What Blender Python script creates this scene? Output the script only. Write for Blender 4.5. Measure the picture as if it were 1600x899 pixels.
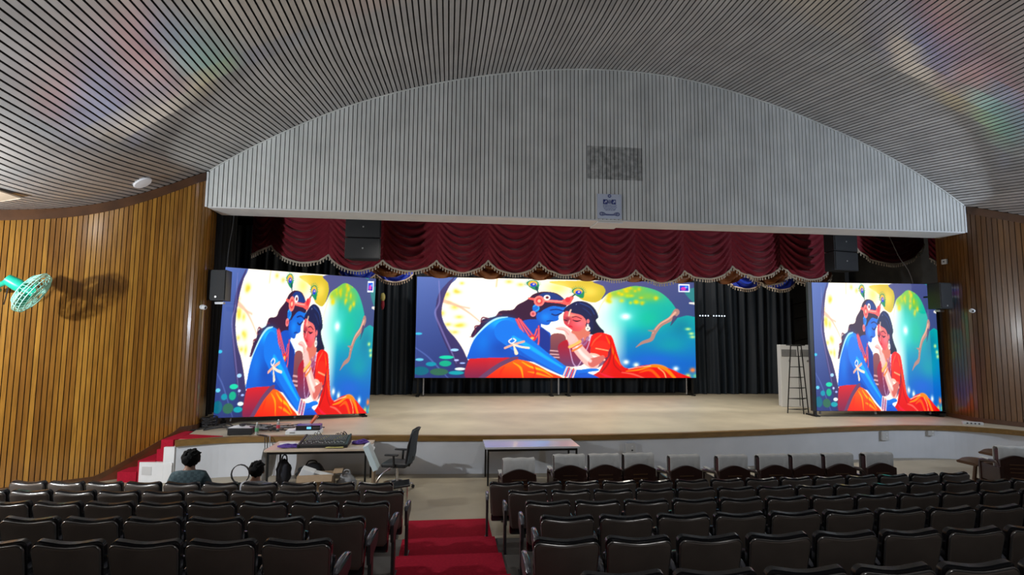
import bpy, bmesh, math, random
import numpy as np
from mathutils import Vector, Matrix
random.seed(7); rng = np.random.default_rng(7)
for o in list(bpy.data.objects): bpy.data.objects.remove(o)
scene = bpy.context.scene
C = scene.collection
PI = math.pi

# ------------------------------------------------------------------ camera, world, lights, exposure
F = 860.0; YAW = math.radians(6.6); PITCH = math.atan(79/860); ROLL = 0.0085
fw = Vector((math.sin(YAW)*math.cos(PITCH), math.cos(YAW)*math.cos(PITCH), math.sin(PITCH)))
r0 = Vector((math.cos(YAW), -math.sin(YAW), 0)); u0 = r0.cross(fw)
r2 = r0*math.cos(ROLL) + u0*math.sin(ROLL); u2 = u0*math.cos(ROLL) - r0*math.sin(ROLL)
cam_d = bpy.data.cameras.new('camera'); cam = bpy.data.objects.new('camera', cam_d); C.objects.link(cam)
cam_d.sensor_width = 36; cam_d.lens = F/1600*36; cam_d.clip_end = 200; cam_d.clip_start = 0.05
M3 = Matrix((r2, u2, -fw)).transposed().to_4x4()
cam.matrix_world = Matrix.Translation((0, 0, 2.9)) @ M3
scene.camera = cam

w = bpy.data.worlds.new('world'); scene.world = w; w.use_nodes = True
w.node_tree.nodes['Background'].inputs[0].default_value = (0.75, 0.8, 0.9, 1)
w.node_tree.nodes['Background'].inputs[1].default_value = 0.012
scene.view_settings.view_transform = 'Standard'; scene.view_settings.look = 'None'
scene.view_settings.gamma = 1; scene.view_settings.use_curve_mapping = False
scene.view_settings.exposure = 0.0

def lamp(kind, name, loc, energy, color, aim=None, size=0.2, size_y=None, spot=None, blend=0.5):
    d = bpy.data.lights.new(name, kind); d.energy = energy; d.color = color
    if kind == 'AREA':
        d.size = size
        if size_y: d.shape = 'RECTANGLE'; d.size_y = size_y
    else: d.shadow_soft_size = size
    if kind == 'SPOT': d.spot_size = math.radians(spot); d.spot_blend = blend
    o = bpy.data.objects.new(name, d); C.objects.link(o); o.location = loc
    if aim is not None:
        o.rotation_euler = (Vector(aim)-Vector(loc)).to_track_quat('-Z', 'Y').to_euler()
    return o
# wall floodlights of the hall (left one strong, right one weaker)
lamp('POINT', 'floodlight_left', (-7.7, 7.1, 3.55), 1120, (0.88, 0.95, 1.0), size=0.08)
lamp('SPOT', 'floodlight_right', (15.6, 7.2, 3.6), 1250, (0.74, 0.85, 1.0), (10.5, 12.6, 6.4), size=0.12, spot=150, blend=1.0)
# unseen fill lamps added under the ceiling above the seats, in front of and beside the photographer
for k, (xx, yy, zz) in enumerate(((0.0, 4.2, 7.4), (8.2, 4.2, 7.6), (3.0, -1.2, 7.6))):
    lamp('AREA', 'hall_fill_%d' % k, (xx, yy, zz), (12, 12, 110)[k], (0.97, 0.98, 1.0), (xx, yy+(0.8, 0.8, 3.5)[k], 0), 1.0)
# stage lamps hung behind the fascia, over the stage floor
for k, xx in enumerate((-0.5, 4.2, 8.9)):
    lamp('AREA', 'stage_lamp_%d' % k, (xx, 18.2, 7.2), 130, (1.0, 0.97, 0.88), (xx, 17.0, 0.8), 2.4, 0.5)
    l_ = lamp('AREA', 'soffit_fill_%d' % k, (xx, 13.9, 5.75), 80, (1.0, 0.95, 0.84), (xx, 14.2, 0.8), 2.4, 0.25); l_.data.spread = math.radians(120)  # unseen lamp added to brighten the front of the stage floor

# ------------------------------------------------------------------ materials
def nt(name):
    m = bpy.data.materials.new(name); m.use_nodes = True
    return m, m.node_tree.nodes, m.node_tree.links, m.node_tree.nodes['Principled BSDF']
def mat(name, col, rough=0.5, metal=0.0, spec=0.5, noise=0.0, nscale=8.0, coat=0.0, bump=0.0, stretch=None, emit=None, estr=0.0, trans=0.0):
    m, N, L, P = nt(name)
    P.inputs['Base Color'].default_value = (*col, 1); P.inputs['Roughness'].default_value = rough
    P.inputs['Metallic'].default_value = metal; P.inputs['Specular IOR Level'].default_value = spec
    P.inputs['Coat Weight'].default_value = coat
    if trans: P.inputs['Transmission Weight'].default_value = trans
    if emit: P.inputs['Emission Color'].default_value = (*emit, 1); P.inputs['Emission Strength'].default_value = estr
    if noise > 0 or bump > 0:
        tc = N.new('ShaderNodeNewGeometry'); mp = N.new('ShaderNodeMapping'); nz = N.new('ShaderNodeTexNoise')
        mp.inputs['Scale'].default_value = stretch or (1, 1, 1)
        nz.inputs['Scale'].default_value = nscale; nz.inputs['Detail'].default_value = 5
        L.new(tc.outputs['Position'], mp.inputs[0]); L.new(mp.outputs[0], nz.inputs['Vector'])
        if noise > 0:
            cr = N.new('ShaderNodeValToRGB')
            cr.color_ramp.elements[0].position = 0.3; cr.color_ramp.elements[1].position = 0.7
            cr.color_ramp.elements[0].color = (*[max(0, c*(1-noise)) for c in col], 1)
            cr.color_ramp.elements[1].color = (*[min(1, c*(1+noise)) for c in col], 1)
            L.new(nz.outputs['Fac'], cr.inputs[0]); L.new(cr.outputs[0], P.inputs['Base Color'])
        if bump > 0:
            b = N.new('ShaderNodeBump'); b.inputs['Strength'].default_value = bump; b.inputs['Distance'].default_value = 0.01
            L.new(nz.outputs['Fac'], b.inputs['Height']); L.new(b.outputs[0], P.inputs['Normal'])
    return m
def wood(name, c0, c1, c2, rough=0.28, coat=0.35):
    """varnished boards: each board its own tone, grain along z"""
    m, N, L, P = nt(name)
    oi = N.new('ShaderNodeObjectInfo'); cr = N.new('ShaderNodeValToRGB')
    cr.color_ramp.elements[0].color = (*c0, 1); cr.color_ramp.elements[1].color = (*c2, 1)
    e = cr.color_ramp.elements.new(0.5); e.color = (*c1, 1)
    g = N.new('ShaderNodeNewGeometry'); mp = N.new('ShaderNodeMapping'); mp.inputs['Scale'].default_value = (9, 9, 0.7)
    nz = N.new('ShaderNodeTexNoise'); nz.inputs['Scale'].default_value = 2.2; nz.inputs['Detail'].default_value = 6; nz.inputs['Distortion'].default_value = 0.6
    L.new(g.outputs['Position'], mp.inputs[0]); L.new(mp.outputs[0], nz.inputs['Vector'])
    nz2 = N.new('ShaderNodeTexNoise'); nz2.inputs['Scale'].default_value = 1.1; nz2.inputs['Detail'].default_value = 2
    L.new(g.outputs['Position'], nz2.inputs['Vector'])
    a = N.new('ShaderNodeMath'); a.operation = 'MULTIPLY_ADD'; a.inputs[1].default_value = 0.55
    L.new(oi.outputs['Random'], a.inputs[0])
    b = N.new('ShaderNodeMath'); b.operation = 'MULTIPLY'; b.inputs[1].default_value = 0.45; L.new(nz2.outputs['Fac'], b.inputs[0])
    L.new(b.outputs[0], a.inputs[2]); L.new(a.outputs[0], cr.inputs[0])
    mx = N.new('ShaderNodeMixRGB'); mx.blend_type = 'MULTIPLY'; mx.inputs[0].default_value = 0.65
    cr2 = N.new('ShaderNodeValToRGB'); cr2.color_ramp.elements[0].position = 0.3; cr2.color_ramp.elements[0].color = (0.45, 0.42, 0.4, 1)
    cr2.color_ramp.elements[1].position = 0.65
    L.new(nz.outputs['Fac'], cr2.inputs[0]); L.new(cr.outputs[0], mx.inputs[1]); L.new(cr2.outputs[0], mx.inputs[2])
    L.new(mx.outputs[0], P.inputs['Base Color'])
    P.inputs['Roughness'].default_value = rough; P.inputs['Coat Weight'].default_value = coat; P.inputs['Coat Roughness'].default_value = 0.15
    bp = N.new('ShaderNodeBump'); bp.inputs['Strength'].default_value = 0.15; bp.inputs['Distance'].default_value = 0.01
    L.new(nz.outputs['Fac'], bp.inputs['Height']); L.new(bp.outputs[0], P.inputs['Normal'])
    return m
def painted(name, col, rough, var, patch=None):
    """painted metal strips, each with a slightly different tone; optional stained rectangle (old poster residue) on the fascia"""
    m, N, L, P = nt(name)
    oi = N.new('ShaderNodeObjectInfo'); mr = N.new('ShaderNodeMapRange'); mr.inputs[3].default_value = 1-var; mr.inputs[4].default_value = 1+var
    L.new(oi.outputs['Random'], mr.inputs[0])
    g = N.new('ShaderNodeNewGeometry'); nz = N.new('ShaderNodeTexNoise'); nz.inputs['Scale'].default_value = 1.3; nz.inputs['Detail'].default_value = 6
    L.new(g.outputs['Position'], nz.inputs['Vector'])
    mr2 = N.new('ShaderNodeMapRange'); mr2.inputs[1].default_value = 0.3; mr2.inputs[2].default_value = 0.7; mr2.inputs[3].default_value = 0.86; mr2.inputs[4].default_value = 1.06
    L.new(nz.outputs['Fac'], mr2.inputs[0])
    mu = N.new('ShaderNodeMath'); mu.operation = 'MULTIPLY'; L.new(mr.outputs[0], mu.inputs[0]); L.new(mr2.outputs[0], mu.inputs[1])
    mx = N.new('ShaderNodeMixRGB'); mx.blend_type = 'MULTIPLY'; mx.inputs[0].default_value = 1; mx.inputs[1].default_value = (*col, 1)
    last = mu.outputs[0]
    if patch:
        x0, x1, z0, z1 = patch
        sp = N.new('ShaderNodeSeparateXYZ'); L.new(g.outputs['Position'], sp.inputs[0])
        def cmpn(sock, v, op):
            n = N.new('ShaderNodeMath'); n.operation = op; L.new(sock, n.inputs[0]); n.inputs[1].default_value = v; return n.outputs[0]
        fs = [cmpn(sp.outputs['X'], x0, 'GREATER_THAN'), cmpn(sp.outputs['X'], x1, 'LESS_THAN'), cmpn(sp.outputs['Z'], z0, 'GREATER_THAN'), cmpn(sp.outputs['Z'], z1, 'LESS_THAN')]
        acc = fs[0]
        for f_ in fs[1:]:
            n = N.new('ShaderNodeMath'); n.operation = 'MULTIPLY'; L.new(acc, n.inputs[0]); L.new(f_, n.inputs[1]); acc = n.outputs[0]
        n3 = N.new('ShaderNodeTexNoise'); n3.inputs['Scale'].default_value = 9; n3.inputs['Detail'].default_value = 4; L.new(g.outputs['Position'], n3.inputs['Vector'])
        m3 = N.new('ShaderNodeMapRange'); m3.inputs[1].default_value = 0.35; m3.inputs[2].default_value = 0.65; m3.inputs[3].default_value = 0.42; m3.inputs[4].default_value = 0.75
        L.new(n3.outputs['Fac'], m3.inputs[0])
        mm = N.new('ShaderNodeMix'); mm.data_type = 'FLOAT'; mm.inputs[2].default_value = 1.0
        L.new(acc, mm.inputs[0]); L.new(m3.outputs[0], mm.inputs[3])
        m4 = N.new('ShaderNodeMath'); m4.operation = 'MULTIPLY'; L.new(last, m4.inputs[0]); L.new(mm.outputs[0], m4.inputs[1]); last = m4.outputs[0]
    L.new(last, mx.inputs[2]); L.new(mx.outputs[0], P.inputs['Base Color'])
    P.inputs['Roughness'].default_value = rough; P.inputs['Specular IOR Level'].default_value = 0.5
    return m
M = {}
M['ceil'] = painted('ceiling_paint', (0.57, 0.545, 0.53), 0.17, 0.10)
M['ceil'].node_tree.nodes['Principled BSDF'].inputs['Metallic'].default_value = 0.33
M['fascia'] = painted('fascia_paint', (0.72, 0.735, 0.715), 0.36, 0.05, (3.40, 4.84, 6.90, 7.75))
M['gap'] = mat('dark_gap', (0.012, 0.011, 0.010), 0.9)
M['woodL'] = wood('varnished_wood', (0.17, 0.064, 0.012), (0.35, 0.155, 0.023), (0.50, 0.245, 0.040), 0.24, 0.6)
M['woodR'] = wood('varnished_wood_shaded', (0.10, 0.040, 0.010), (0.15, 0.062, 0.014), (0.20, 0.088, 0.020))  # shaded copy of the left boards: weaker light put into the colour
M['trim'] = mat('brown_trim', (0.085, 0.034, 0.012), 0.40, noise=0.25, nscale=3)
M['stairboard'] = mat('red_brown_board', (0.13, 0.032, 0.014), 0.35, coat=0.2, noise=0.2, nscale=4)
M['woodgap'] = mat('wood_gap', (0.02, 0.008, 0.003), 0.8)
M['white'] = mat('white_paint', (0.72, 0.73, 0.74), 0.5, noise=0.06, nscale=2)
M['stagewall'] = mat('stage_front_paint', (0.66, 0.68, 0.72), 0.45, noise=0.05, nscale=1.5)
M['stagefloor'] = mat('stage_floor_vinyl', (0.52, 0.45, 0.33), 0.5, noise=0.10, nscale=1.2, bump=0.03)
M['lip'] = mat('stage_lip_wood', (0.21, 0.115, 0.03), 0.45, noise=0.2, nscale=3, stretch=(1, 6, 6))
M['floor'] = mat('hall_floor_vinyl', (0.33, 0.28, 0.20), 0.40, noise=0.12, nscale=1.5)
M['tier'] = mat('tier_floor', (0.10, 0.09, 0.08), 0.6, noise=0.2, nscale=2)
M['carpet'] = mat('red_carpet', (0.38, 0.011, 0.030), 0.95, spec=0.1, noise=0.12, nscale=30, bump=0.3)
M['seatback'] = mat('seat_back_vinyl', (0.125, 0.100, 0.084), 0.5, spec=0.3, noise=0.12, nscale=5)
M['seatblack'] = mat('seat_black_gloss', (0.012, 0.012, 0.014), 0.22, coat=0.4)
M['seatrim'] = mat('seat_rim', (0.20, 0.19, 0.18), 0.22, metal=0.7)
M['seatframe'] = mat('seat_frame_steel', (0.05, 0.05, 0.052), 0.4, metal=0.3)
M['arm'] = mat('armrest_plastic', (0.10, 0.10, 0.115), 0.2, coat=0.4)
M['black'] = mat('black_plastic', (0.014, 0.014, 0.016), 0.45)
M['blackmetal'] = mat('black_metal', (0.012, 0.012, 0.012), 0.4, metal=0.2)
M['speaker'] = mat('speaker_box', (0.010, 0.011, 0.013), 0.55, noise=0.1, nscale=30)
M['grille'] = mat('speaker_grille', (0.012, 0.013, 0.016), 0.6, bump=0.4, noise=0.3, nscale=160)
M['badge'] = mat('silver_badge', (0.7, 0.7, 0.7), 0.3, metal=0.8)
M['drape'] = mat('black_drape', (0.015, 0.023, 0.034), 0.55, spec=0.4)
M['void'] = mat('backstage_shade', (0.008, 0.008, 0.008), 0.9)  # near-black so the backstage stays dark: shade put into the colour
M['backwall'] = mat('backstage_grey', (0.10, 0.10, 0.10), 0.8, noise=0.2, nscale=2)
M['velvet'] = mat('red_velvet', (0.24, 0.010, 0.024), 0.65, spec=0.3, noise=0.12, nscale=4)
M['velvet'].node_tree.nodes['Principled BSDF'].inputs['Sheen Weight'].default_value = 0.25
M['fringe'] = mat('cream_fringe', (0.60, 0.52, 0.42), 0.8)
M['goldswag'] = mat('copper_satin', (0.30, 0.10, 0.03), 0.4, noise=0.2, nscale=3)
M['blueswag'] = mat('blue_satin', (0.03, 0.08, 0.70), 0.4)
M['towel'] = mat('white_towel', (0.62, 0.62, 0.60), 0.9, noise=0.05, nscale=12, bump=0.3)
M['vipwood'] = mat('dark_wood', (0.035, 0.014, 0.010), 0.35, coat=0.2)
M['vipleather'] = mat('maroon_leather', (0.06, 0.015, 0.015), 0.4)
M['brownwood'] = mat('brown_carved_wood', (0.085, 0.036, 0.012), 0.55, coat=0.0, noise=0.2, nscale=6)
M['tabletop'] = mat('white_laminate', (0.66, 0.66, 0.70), 0.16, coat=0.3)
M['beigetop'] = mat('beige_laminate', (0.62, 0.50, 0.38), 0.35, noise=0.08, nscale=3)
M['purple'] = mat('purple_cloth', (0.10, 0.05, 0.30), 0.8)
M['cardboard'] = mat('cardboard', (0.34, 0.24, 0.15), 0.8, noise=0.1, nscale=8)
M['paper'] = mat('paper_white', (0.78, 0.80, 0.82), 0.7)
M['paleblue'] = mat('pale_blue_panel', (0.72, 0.86, 0.90), 0.4)
M['cable'] = mat('black_cable', (0.02, 0.02, 0.022), 0.5)
M['cablegrey'] = mat('grey_cable', (0.30, 0.30, 0.31), 0.5)
M['hair'] = mat('black_hair', (0.005, 0.0045, 0.0045), 0.75, spec=0.15, noise=0.4, nscale=60, bump=0.8)
M['skin'] = mat('skin', (0.26, 0.13, 0.08), 0.55)
M['shirt'] = mat('teal_check_shirt', (0.06, 0.13, 0.15), 0.8)
M['greyshirt'] = mat('grey_shirt', (0.30, 0.30, 0.32), 0.8)
M['trousers'] = mat('dark_trousers', (0.03, 0.03, 0.04), 0.8)
M['green'] = mat('green_plastic', (0.01, 0.42, 0.28), 0.35)
M['mint'] = mat('mint_wire', (0.45, 0.85, 0.72), 0.3, metal=0.1)
M['acwhite'] = mat('ac_white', (0.70, 0.70, 0.70), 0.4)
M['acdark'] = mat('ac_vent', (0.12, 0.12, 0.12), 0.5)
M['bluedark'] = mat('device_blue', (0.03, 0.05, 0.30), 0.35)
M['lcd'] = mat('lcd_glow', (0.1, 0.4, 0.8), 0.4, emit=(0.15, 0.55, 1.0), estr=1.2)
M['leddot'] = mat('led_dot_glow', (0.8, 0.9, 1.0), 0.4, emit=(0.7, 0.85, 1.0), estr=1.6)
M['bottle'] = mat('clear_bottle', (0.80, 0.86, 0.86), 0.12, trans=0.75)
M['label'] = mat('bottle_label', (0.10, 0.35, 0.16), 0.5)
M['labelred'] = mat('bottle_label_red', (0.55, 0.05, 0.08), 0.5)
M['orange'] = mat('orange_plastic', (0.85, 0.16, 0.05), 0.45)
M['inkblue'] = mat('blue_print', (0.03, 0.05, 0.26), 0.6)
M['signwhite'] = mat('sign_board', (0.56, 0.62, 0.76), 0.5, noise=0.04, nscale=5)
M['lamphead'] = mat('lamp_disc', (0.82, 0.82, 0.86), 0.4)
M['plate'] = mat('socket_plate', (0.55, 0.55, 0.55), 0.4)
M['mesh'] = mat('chair_mesh', (0.05, 0.065, 0.08), 0.6)
M['chrome'] = mat('chrome', (0.75, 0.75, 0.78), 0.15, metal=1.0)
M['yellow'] = mat('yellow_tape', (0.55, 0.50, 0.16), 0.6)
M['metalgrey'] = mat('grey_metal', (0.35, 0.35, 0.36), 0.4, metal=0.5)

# shirt check pattern
def checks(m, c0, c1):
    N = m.node_tree.nodes; L = m.node_tree.links; P = N['Principled BSDF']
    tc = N.new('ShaderNodeTexCoord'); ck = N.new('ShaderNodeTexChecker'); ck.inputs['Scale'].default_value = 26
    ck.inputs['Color1'].default_value = (*c0, 1); ck.inputs['Color2'].default_value = (*c1, 1)
    L.new(tc.outputs['Object'], ck.inputs['Vector']); L.new(ck.outputs['Color'], P.inputs['Base Color'])
checks(M['shirt'], (0.025, 0.05, 0.06), (0.05, 0.085, 0.095))

# ------------------------------------------------------------------ mesh helpers
class MB:
    def __init__(s): s.v = []; s.f = []
    def add(s, vs, fs):
        b = len(s.v); s.v += [tuple(v) for v in vs]; s.f += [tuple(i+b for i in f) for f in fs]; return s
    def box(s, c, d, rot=None):
        hx, hy, hz = d[0]/2, d[1]/2, d[2]/2
        vs = [Vector((x, y, z)) for x in (-hx, hx) for y in (-hy, hy) for z in (-hz, hz)]
        if rot is not None: vs = [rot @ v for v in vs]
        c = Vector(c)
        return s.add([v+c for v in vs], [(0, 1, 3, 2), (4, 6, 7, 5), (0, 4, 5, 1), (2, 3, 7, 6), (0, 2, 6, 4), (1, 5, 7, 3)])
    def hexa(s, p):   # 8 points: bottom ring 4, top ring 4
        return s.add(p, [(3, 2, 1, 0), (4, 5, 6, 7), (0, 1, 5, 4), (1, 2, 6, 5), (2, 3, 7, 6), (3, 0, 4, 7)])
    def tube(s, pts, r, n=8, closed=False):
        pts = [Vector(p) for p in pts]; m = len(pts); rs = r if hasattr(r, '__len__') else [r]*m
        t0 = (pts[1]-pts[0]).normalized(); a = Vector((0, 0, 1)) if abs(t0.z) < 0.9 else Vector((1, 0, 0))
        nrm = t0.cross(a).normalized(); rings = []
        for i in range(m):
            if closed: t = (pts[(i+1) % m]-pts[i-1]).normalized()
            else: t = (pts[min(i+1, m-1)]-pts[max(i-1, 0)]).normalized()
            nrm = (nrm - t*nrm.dot(t)).normalized(); b = t.cross(nrm)
            rings.append([pts[i]+(nrm*math.cos(2*PI*k/n)+b*math.sin(2*PI*k/n))*rs[i] for k in range(n)])
        vs = [v for R in rings for v in R]; fs = []
        for i in range(m if closed else m-1):
            j = (i+1) % m
            for k in range(n): fs.append((i*n+k, i*n+(k+1) % n, j*n+(k+1) % n, j*n+k))
        if not closed: fs.append(tuple(range(n-1, -1, -1))); fs.append(tuple((m-1)*n+k for k in range(n)))
        return s.add(vs, fs)
    def cyl(s, a, b, r, n=12): return s.tube([a, b], r, n)
    def loft(s, rings, cap=True):
        n = len(rings[0]); vs = [v for R in rings for v in R]; fs = []
        for i in range(len(rings)-1):
            for k in range(n): fs.append((i*n+k, i*n+(k+1) % n, (i+1)*n+(k+1) % n, (i+1)*n+k))
        if cap: fs.append(tuple(range(n-1, -1, -1))); fs.append(tuple((len(rings)-1)*n+k for k in range(n)))
        return s.add(vs, fs)
    def lathe(s, prof, n=16, c=(0, 0, 0)):
        return s.loft([[(c[0]+r*math.cos(2*PI*k/n), c[1]+r*math.sin(2*PI*k/n), c[2]+z) for k in range(n)] for r, z in prof])
    def ball(s, c, r, n=14, m=9, fn=None):
        rx, ry, rz = r if hasattr(r, '__len__') else (r, r, r); rings = []
        for i in range(m+1):
            th = PI*(i+0.02*(i == 0)-0.02*(i == m))/m; ring = []
            for k in range(n):
                ph = 2*PI*k/n; d = Vector((math.sin(th)*math.cos(ph), math.sin(th)*math.sin(ph), -math.cos(th)))
                q = fn(d) if fn else 1.0
                ring.append((c[0]+rx*d.x*q, c[1]+ry*d.y*q, c[2]+rz*d.z*q))
            rings.append(ring)
        return s.loft(rings)
    def grid(s, fn, nu, nv):
        vs = [fn(i/nu, j/nv) for j in range(nv+1) for i in range(nu+1)]
        fs = [(j*(nu+1)+i, j*(nu+1)+i+1, (j+1)*(nu+1)+i+1, (j+1)*(nu+1)+i) for j in range(nv) for i in range(nu)]
        return s.add(vs, fs)
    def prism(s, outline, z0, z1):
        n = len(outline); vs = [(x, y, z0) for x, y in outline]+[(x, y, z1) for x, y in outline]
        fs = [tuple(range(n-1, -1, -1)), tuple(range(n, 2*n))]+[(i, (i+1) % n, n+(i+1) % n, n+i) for i in range(n)]
        return s.add(vs, fs)
    def mesh(s, name, m, smooth=None, bevel=0):
        me = bpy.data.meshes.new(name); me.from_pydata(s.v, [], s.f)
        bm = bmesh.new(); bm.from_mesh(me)
        bmesh.ops.recalc_face_normals(bm, faces=bm.faces)
        if bevel: bmesh.ops.bevel(bm, geom=[e for e in bm.edges if e.is_manifold], offset=bevel, segments=2, affect='EDGES', profile=0.6, clamp_overlap=True)
        bm.to_mesh(me); bm.free()
        if m is not None: me.materials.append(m)
        if smooth is not None:
            me.shade_smooth(); me.set_sharp_from_angle(angle=math.radians(smooth))
        return me
    def obj(s, name, m, parent=None, smooth=None, bevel=0):
        return link(name, s.mesh(name, m, smooth, bevel), parent)
def link(name, me, parent=None):
    o = bpy.data.objects.new(name, me); C.objects.link(o)
    if parent is not None: o.parent = parent
    return o
def tag(o, label=None, cat=None, group=None, kind=None):
    if label: o['label'] = label
    if cat: o['category'] = cat
    if group: o['group'] = group
    if kind: o['kind'] = kind
    return o
def thing(name, label, cat, loc=(0, 0, 0), rz=0.0, group=None):
    o = bpy.data.objects.new(name, None); C.objects.link(o); o.location = loc; o.rotation_euler = (0, 0, rz)
    o.empty_display_size = 0.1
    return tag(o, label, cat, group)
def dup(root, loc, rz, label):
    r = root.copy(); C.objects.link(r); r.location = loc; r.rotation_euler = (0, 0, rz); r['label'] = label
    for ch in list(root.children):
        c = ch.copy(); C.objects.link(c); c.parent = r
        for g in ch.children:
            d = g.copy(); C.objects.link(d); d.parent = c
    return r
def struct(o, label, cat):
    return tag(o, label, cat, kind='structure')
def cr_spline(P, n=8, closed=False):
    P = [np.array(p, float) for p in P]
    if closed: P = [P[-1]]+P+[P[0], P[1]]
    else: P = [2*P[0]-P[1]]+P+[2*P[-1]-P[-2]]
    o = []
    for i in range(1, len(P)-2):
        a, b, c, d = P[i-1:i+3]
        for k in range(n):
            t = k/n; o.append(.5*((2*b)+(c-a)*t+(2*a-5*b+4*c-d)*t*t+(3*b-a-3*c+d)*t**3))
    if not closed: o.append(P[-2])
    return np.array(o)
def ordinal(n): return ['first', 'second', 'third', 'fourth', 'fifth', 'sixth', 'seventh', 'eighth', 'ninth', 'tenth', 'eleventh', 'twelfth', 'thirteenth', 'fourteenth', 'fifteenth'][n]

# ------------------------------------------------------------------ the hall: ceiling, fascia, wood walls
FX = [(-11, 5.36), (-9.5, 5.42), (-8.3, 5.5), (-7.5, 5.62), (-7.04, 5.76), (-6.6, 5.98), (-6.0, 6.37), (-5.59, 6.69), (-4.0, 7.69), (-2.84, 8.29), (-1.65, 8.76), (-.11, 9.22), (1.48, 9.55), (3.46, 9.77), (5.5, 9.73), (7.6, 9.35), (9.75, 8.68), (11.94, 7.76), (13.78, 6.67), (14.2, 6.37), (14.85, 6.0), (15.3, 5.76), (15.75, 5.62), (16.6, 5.5), (18, 5.43), (19, 5.4)]
FXa = np.array(FX)
_xs = np.linspace(-10.8, 18.9, 600)
def _herm(x):
    X, Y = FXa[:, 0], FXa[:, 1]; s = np.gradient(Y, X); i = np.clip(np.searchsorted(X, x)-1, 0, len(X)-2)
    h = X[i+1]-X[i]; t = (x-X[i])/h
    return (2*t**3-3*t**2+1)*Y[i]+(t**3-2*t**2+t)*h*s[i]+(-2*t**3+3*t**2)*Y[i+1]+(t**3-t**2)*h*s[i+1]
_zs = _herm(_xs)
_zs = np.convolve(np.pad(_zs, 6, mode='edge'), np.ones(13)/13, 'valid')
def Fz(x): return float(np.interp(x, _xs, _zs))
YF = 13.2; YB = 9.9
def ramp(y):
    d = YF-y
    if d < 0: return 0.145*(-d)
    L_ = YF-YB; k = 0.9
    a = -0.145*d
    if d > L_+k: return -0.145*L_+0.025*(d-L_)
    if d > L_-k:
        t = (d-(L_-k))/(2*k); p0 = -0.145*(L_-k); return p0+2*k*(-0.145*t+(0.145+0.025)*t*t/2)
    return a
def zc(x, y): return Fz(x)+ramp(y)
WL = cr_spline([(-5.80, 14.3), (-5.66, 13.75), (-5.60, 13.2), (-6.15, 12.62), (-6.95, 12.0), (-8.0, 11.3), (-9.6, 10.2)], 16)
WR = cr_spline([(14.05, 14.3), (13.98, 13.75), (13.92, 13.2), (14.15, 12.6), (14.55, 11.9), (15.25, 11.15), (16.2, 10.3), (17.6, 9.4)], 16)
ys = [-2, 1, 3, 5, 6.5, 7.8, 8.6, 9.1, 9.5, 9.9, 10.3, 10.7, 11.2, 12.0, 12.6, 13.2]
def yend(x):
    if x < -5.60:
        m = WL[:, 1] <= 13.2; q = WL[m]; return float(np.interp(-x, -q[:, 0], q[:, 1]))
    if x > 13.92:
        m = WR[:, 1] <= 13.2; q = WR[m]; return float(np.interp(x, q[:, 0], q[:, 1]))
    return YF
# ceiling backing (dark gap behind the strips)
b = MB(); cx = np.linspace(-9.4, 17.4, 90)
b.grid(lambda u, v: (cx[round(u*89)], ys[round(v*15)] if ys[round(v*15)] < yend(cx[round(u*89)]) else yend(cx[round(u*89)]), zc(cx[round(u*89)], min(ys[round(v*15)], yend(cx[round(u*89)])))+0.045), 89, 15)
ceiling = struct(b.obj('ceiling', M['gap']), 'curved ceiling of grey painted strips with dark gaps above the seats', 'ceiling')
# strips
arc_x = []; x = -9.3; arc_x.append(x)
while x < 17.3:
    g = (Fz(x+0.02)-Fz(x))/0.02; x += 0.107/math.sqrt(1+g*g); arc_x.append(x)
for x in arc_x:
    g = (Fz(x+0.05)-Fz(x-0.05))/0.1; n_ = math.sqrt(1+g*g); hw = 0.0390
    wx, wz = hw/n_, hw*g/n_; tx, tz = -g/n_*0.014, 0.014/n_
    ye = yend(x); yy = [y for y in ys if y < ye-0.05]+[ye-0.004]
    rings = [[(x-wx, y, zc(x, y)-wz), (x+wx, y, zc(x, y)+wz), (x+wx+tx, y, zc(x, y)+wz+tz), (x-wx+tx, y, zc(x, y)-wz+tz)] for y in yy]
    MB().loft(rings).obj('ceiling_strip', M['ceil'], ceiling)

# fascia over the stage
FB = 5.87
def ftop(x): return zc(x, YF)
b = MB(); fxs = np.linspace(-5.57, 13.88, 60)
b.grid(lambda u, v: (fxs[round(u*59)], YF+0.03, FB+(ftop(fxs[round(u*59)])-FB)*v), 59, 1)
fas = struct(b.obj('wall_front', M['gap']), 'white slatted fascia arching over the stage opening', 'wall')
n_f = 189; pf = (13.86+5.55)/n_f
for i in range(n_f):
    x0 = -5.55+i*pf+0.010; x1 = -5.55+(i+1)*pf-0.010; e = 0.004*random.random()
    MB().hexa([(x0, YF-0.012-e, FB), (x1, YF-0.012-e, FB), (x1, YF+0.012, FB), (x0, YF+0.012, FB), (x0, YF-0.012-e, ftop(x0)), (x1, YF-0.012-e, ftop(x1)), (x1, YF+0.012, ftop(x1)), (x0, YF+0.012, ftop(x0))]).obj('fascia_strip', M['fascia'], fas)
sof = MB().box((4.16, YF+0.38, FB-0.02), (19.4, 0.80, 0.03)).obj('soffit', M['white'], fas)
# edge strips of the fascia (pale ends, thin cornice along the arch)
for x0 in (-5.60, 13.86): MB().box((x0+0.02, YF-0.01, (FB+ftop(x0+0.02))/2-0.02), (0.045, 0.06, ftop(x0+0.02)-FB+0.0)).obj('end_strip', M['white'], fas)
pts = [(x, YF-0.03, ftop(x)-0.015) for x in np.linspace(-5.55, 13.86, 70)]
MB().tube(pts, 0.016, 6).obj('cornice', M['fascia'], fas, smooth=60)

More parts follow.
